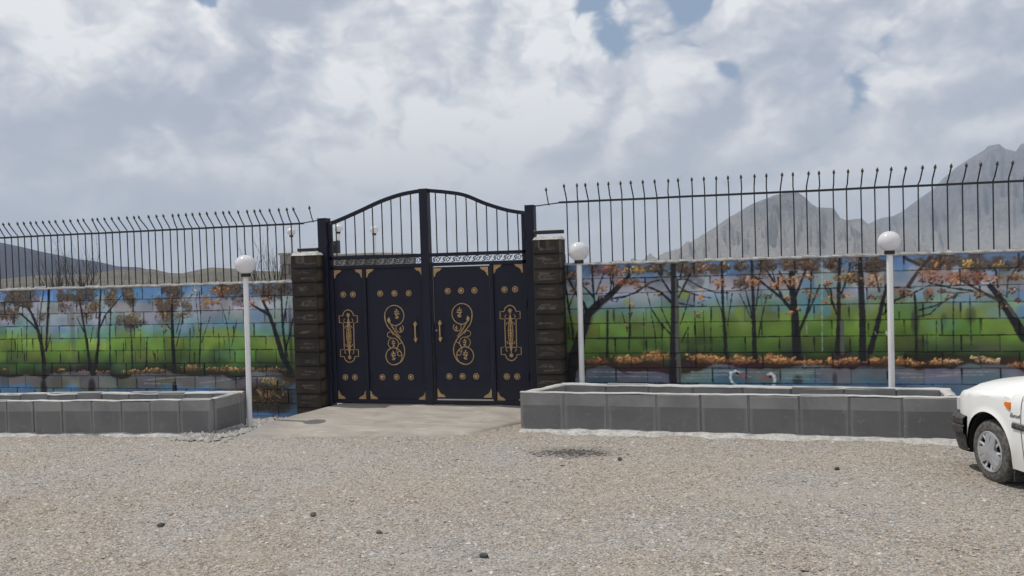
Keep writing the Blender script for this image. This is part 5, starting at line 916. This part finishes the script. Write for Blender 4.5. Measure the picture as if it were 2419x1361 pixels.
# wheels
def wheel(x, s, steer=0.0):
    root = None; mm = MB(); W_ = .165; R_ = .272; n = 40
    prof = [(.172, -.02), (.182, .0), (.205, .004), (.236, .002), (.256, -.006), (.268, -.020), (R_, -.035), (R_, -W_ + .035), (.266, -W_ + .018), (.235, -W_), (.18, -W_ + .01)]
    mm.lathe(prof, n, ax='y')
    if s > 0: mm.f = mm.f
    wl = mm.build('wheel', TYRE, car, auto=35, loc=(x, s * .785, .272))
    if s < 0: wl.rotation_euler = (0, 0, math.pi)
    else: wl.rotation_euler = (0, 0, steer)
    tr = MB()
    for k in range(44):
        a = 2 * math.pi * k / 44
        for yy in (-.045, -.085, -.125):
            c_, s_ = math.cos(a), math.sin(a); tt = Vector((-s_, 0, c_)); rv = Vector((c_, 0, s_)); b0 = rv * (R_ - .002); pts = []
            for du, dv_, dr in ((-.012, -.014, 0), (.012, -.014, 0), (.012, .014, 0), (-.012, .014, 0), (-.011, -.013, .006), (.011, -.013, .006), (.011, .013, .006), (-.011, .013, .006)): pts.append(b0 + tt * du + Vector((0, yy + dv_, 0)) + rv * dr)
            tr.add(pts, [(4, 5, 6, 7), (0, 1, 5, 4), (1, 2, 6, 5), (2, 3, 7, 6), (3, 0, 4, 7)])
    tr.build('tread_blocks', TYRE, wl)
    hub = MB(); hub.lathe([(.001, -.045), (.16, -.040), (.172, -.02)], 30, ax='y'); hub.build('rim', WELL, wl)
    rg = MB(); rg.lathe([(.178, -.008), (.179, .004), (.172, .008), (.160, .004), (.156, -.012)], 40, ax='y'); rg.build('hubcap_ring', SILV, wl, auto=40)
    st = MB(); poly = []
    for k in range(3):
        a0 = 100 + 120 * k
        for da, r in ((-26, .158), (-13, .163), (0, .164), (13, .163), (26, .158), (40, .100), (60, .078), (80, .100)): poly.append((r * math.cos(rad(a0 + da)), r * math.sin(rad(a0 + da))))
    nn = len(poly); st.add([(x_, .010, z_) for x_, z_ in poly] + [(x_, -.02, z_) for x_, z_ in poly] + [(0, .022, 0)], [(i, 2 * nn, (i + 1) % nn) for i in range(nn)] + [((i + 1) % nn, nn + (i + 1) % nn, nn + i, i) for i in range(nn)]); hc = st.build('hubcap', SILV, wl)
    for k in range(6):
        a = rad(100 + 60 + 120 * (k // 2) + (16 if k % 2 else -16)); fb = MB(); p0 = Vector((.09 * math.cos(a), 0, .09 * math.sin(a))); p1 = Vector((.163 * math.cos(a), 0, .163 * math.sin(a))); fb.tube([p0 + Vector((0, -.012, 0)), p1 + Vector((0, -.004, 0))], [.010, .012], 4); fb.build('fin', LENS, hc)
    for k in range(3):
        a = rad(100 + 120 * k); fb = MB(); fb.tube([Vector((.07 * math.cos(a), .017, .07 * math.sin(a))), Vector((.15 * math.cos(a), .0125, .15 * math.sin(a)))], [.002, .006], 4); fb.build('rib', SILV, hc)
    return wl
for x in (0.0, -2.295):
    for s in (1, -1): wheel(x, s, CAR_STEER if x == 0 else 0)

# ------------------------------------------------------------------ loose gravel
def flakes(name, xy, size, tint, label, cat, flat=(.25, .6), lift=.0, zfun=ground_z, mat_=None):
    n = len(xy); dirs = np.array([(1, 0, -.3), (.2, 1, -.3), (-1, .1, -.3), (-.1, -1, -.3), (.15, .1, .8)], float)
    v = np.repeat(dirs[None], n, 0) * (1 + RNG.normal(0, .22, (n, 5, 1))); v[:, 4, :2] += RNG.normal(0, .25, (n, 2)); sc = size[:, None] * np.stack([np.ones(n), RNG.uniform(.45, .95, n), RNG.uniform(*flat, n)], 1); v *= sc[:, None]
    a = RNG.uniform(0, 6.283, n); c, s = np.cos(a)[:, None], np.sin(a)[:, None]; x, y = v[..., 0] * c - v[..., 1] * s, v[..., 0] * s + v[..., 1] * c
    tx, ty = RNG.normal(0, .14, (n, 1)), RNG.normal(0, .14, (n, 1)); z = v[..., 2] + x * tx + y * ty
    zg = np.array([zfun(p[0], p[1]) for p in xy])[:, None]
    V = np.stack([x + xy[:, :1], y + xy[:, 1:], z + zg + lift], 2).reshape(-1, 3)
    tri = np.array([(0, 1, 4), (1, 2, 4), (2, 3, 4), (3, 0, 4)]); T = (tri[None] + (np.arange(n) * 5)[:, None, None]).reshape(-1, 3)
    me = bpy.data.meshes.new(name); me.vertices.add(len(V)); me.vertices.foreach_set('co', V.ravel()); me.loops.add(T.size); me.loops.foreach_set('vertex_index', T.ravel()); me.polygons.add(len(T)); me.polygons.foreach_set('loop_start', np.arange(0, T.size, 3)); me.update(calc_edges=True)
    at = me.attributes.new('tint', 'FLOAT_COLOR', 'POINT'); C4 = np.ones((n, 5, 4)); C4[..., :3] = tint[:, None]; at.data.foreach_set('color', C4.ravel()); me.materials.append(mat_ or PEB)
    return tag(link(name, me), label, cat, kind='stuff')
PLANT = [[(-12.2, -2.50), (-6.455, -1.945), (-6.43, -1.16), (-12.2, -1.75)], [(-2.575, -1.29), (2.26, -1.42), (2.33, -.72), (-2.20, -.45)]]
def inside(poly, x, y):
    r = np.zeros(len(x), bool); j = len(poly) - 1
    for i in range(len(poly)):
        (xi, yi), (xj, yj) = poly[i], poly[j]; r ^= ((yi > y) != (yj > y)) & (x < (xj - xi) * (y - yi) / (yj - yi + 1e-12) + xi); j = i
    return r
def keep_off(xy, ramp=True):
    x, y = xy[:, 0], xy[:, 1]; k = np.ones(len(x), bool)
    for p in PLANT: k &= ~inside(p, x, y)
    if ramp:
        fr = np.array([interp(RAMP_FRONT, a) for a in x]); lx_ = -5.80 - .5 * np.clip((.55 - y) / 2.4, 0, 1); k &= ~((x > lx_ + .12) & (x < -2.6) & (y > fr + .03))
    k &= y < -.02
    return xy[k]
def soot(xy):
    r = np.hypot((xy[:, 0] - ASH[0]) * .85, (xy[:, 1] - ASH[1]) * 1.5) + RNG.normal(0, .07, len(xy)); return np.clip(.16 + (r - .10) * 2.6, .16, 1)[:, None]
def tints(xy):
    n = len(xy); warm = np.array([(.375, .315, .25), (.44, .385, .32), (.32, .258, .198), (.47, .43, .375), (.24, .205, .17), (.41, .325, .25)]); grey = np.array([(.375, .357, .335), (.43, .42, .405), (.33, .322, .315), (.50, .49, .47), (.24, .238, .236), (.37, .35, .33)])
    k = RNG.choice(6, n, p=[.30, .24, .16, .12, .09, .09]); f = np.array([noise.fractal(Vector((a * .42, b * .6, 2)), 1.0, 2.0, 3) for a, b in xy]) + RNG.normal(0, .22, n)
    return np.where((f > .08)[:, None], grey[k], warm[k]) * RNG.uniform(.58, 1.28, (n, 1)) * soot(xy)
def scatter(n, y0, y1):
    y = RNG.uniform(y0, y1, n); t = (y + 11.27); xl = -.255 / .967; cx_ = t * np.tan(rad(-14.77)); hw = t * .78 + .8; return np.stack([cx_ + RNG.uniform(-1, 1, n) * hw, y], 1)
xy = keep_off(np.concatenate([scatter(150000, -7.3, -4.2), scatter(80000, -4.2, -1.0)])); nz = np.array([noise.noise((a * 1.3, b * 1.3, 3)) for a, b in xy]); nl = np.array([noise.noise((a * .35, b * 1.4, 8)) for a, b in xy]); xy = xy[RNG.random(len(xy)) < .70 + nz * .3 - nl * .4]
flakes('gravel', xy, RNG.gamma(2.0, .0036, len(xy)).clip(.003, .028), tints(xy), 'small pale stone chips spread over the whole yard', 'gravel', lift=.0025)
xy = keep_off(scatter(2600, -7.2, -1.5)); flakes('stone_chip', xy, (.010 + RNG.gamma(1.4, .0055, len(xy))).clip(.01, .04), tints(xy) * RNG.uniform(.8, 1.25, (len(xy), 1)), 'larger flat stone chips lying among the gravel', 'gravel', (.18, .4), .004)
n = 4200; xy = np.stack([RNG.uniform(-6.75, -5.55, n), RNG.uniform(-2.35, -.05, n)], 1); xy = xy[(xy[:, 0] < -5.72 - .42 * np.clip((.3 - xy[:, 1]) / 2.4, 0, 1) + RNG.normal(0, .06, n))]; xy = keep_off(xy, False)
flakes('rubble', xy, RNG.gamma(3, .009, len(xy)).clip(.01, .06), np.array([(.34, .33, .315)]) * RNG.uniform(.6, 1.35, (len(xy), 1)), 'heap of broken grey stones between the left planter and the driveway', 'rubble', (.5, .95), .018)
n = 420; xy = np.stack([ASH[0] + RNG.normal(0, .25, n), ASH[1] + RNG.normal(0, .10, n)], 1)
flakes('charred_bits', xy, RNG.gamma(2.2, .006, n).clip(.005, .035), np.array([(.028, .026, .027)]) * RNG.uniform(.4, 2.2, (n, 1)), 'black charred scraps and ash of a small burnt out fire', 'ash', (.15, .45), .002)
def stone(label, x, y, s, col, seed):
    bm = bmesh.new(); bmesh.ops.create_icosphere(bm, subdivisions=2, radius=1)
    for v in bm.verts:
        k = 1 + .35 * noise.noise(v.co * 1.4 + Vector((seed, 0, 0))); v.co = Vector((v.co.x * s * 1.2 * k, v.co.y * s * .8 * k, v.co.z * s * .62 * k))
    me = bpy.data.meshes.new('stone'); bm.to_mesh(me); bm.free()
    mt = mat('stone_surface', rough=.9, build=lambda t, p: t.put(p.inputs['Base Color'], t.mix(t.noise(pos(t), 40, 4), tuple(c * .6 for c in col), tuple(c * 1.3 for c in col)))); me.materials.append(mt)
    o = link('stone', me, None, (x, y, ground_z(x, y) + s * .4), (0, 0, seed)); return tag(o, label, 'stone', 'loose stones on the gravel')
for lb, x, y, s, c, sd in STONES: stone(lb, x, y, s, c, sd)

# ------------------------------------------------------------------ hazy air
m = MB(); m.box((-4700, -600, -9), (4700, 5200, 420))
HZ = bpy.data.materials.new('pale_haze'); HZ.use_nodes = True; t = NT(HZ.node_tree); t.n.clear()
pv = t.new('ShaderNodeVolumePrincipled'); pv.inputs['Color'].default_value = (.68, .81, 1, 1); pv.inputs['Density'].default_value = 2.3e-4; pv.inputs['Anisotropy'].default_value = .0
t.l.new(pv.outputs[0], t.new('ShaderNodeOutputMaterial').inputs['Volume'])
tag(m.build('haze', HZ), 'thin pale haze in the air over the valley', 'haze', kind='stuff')
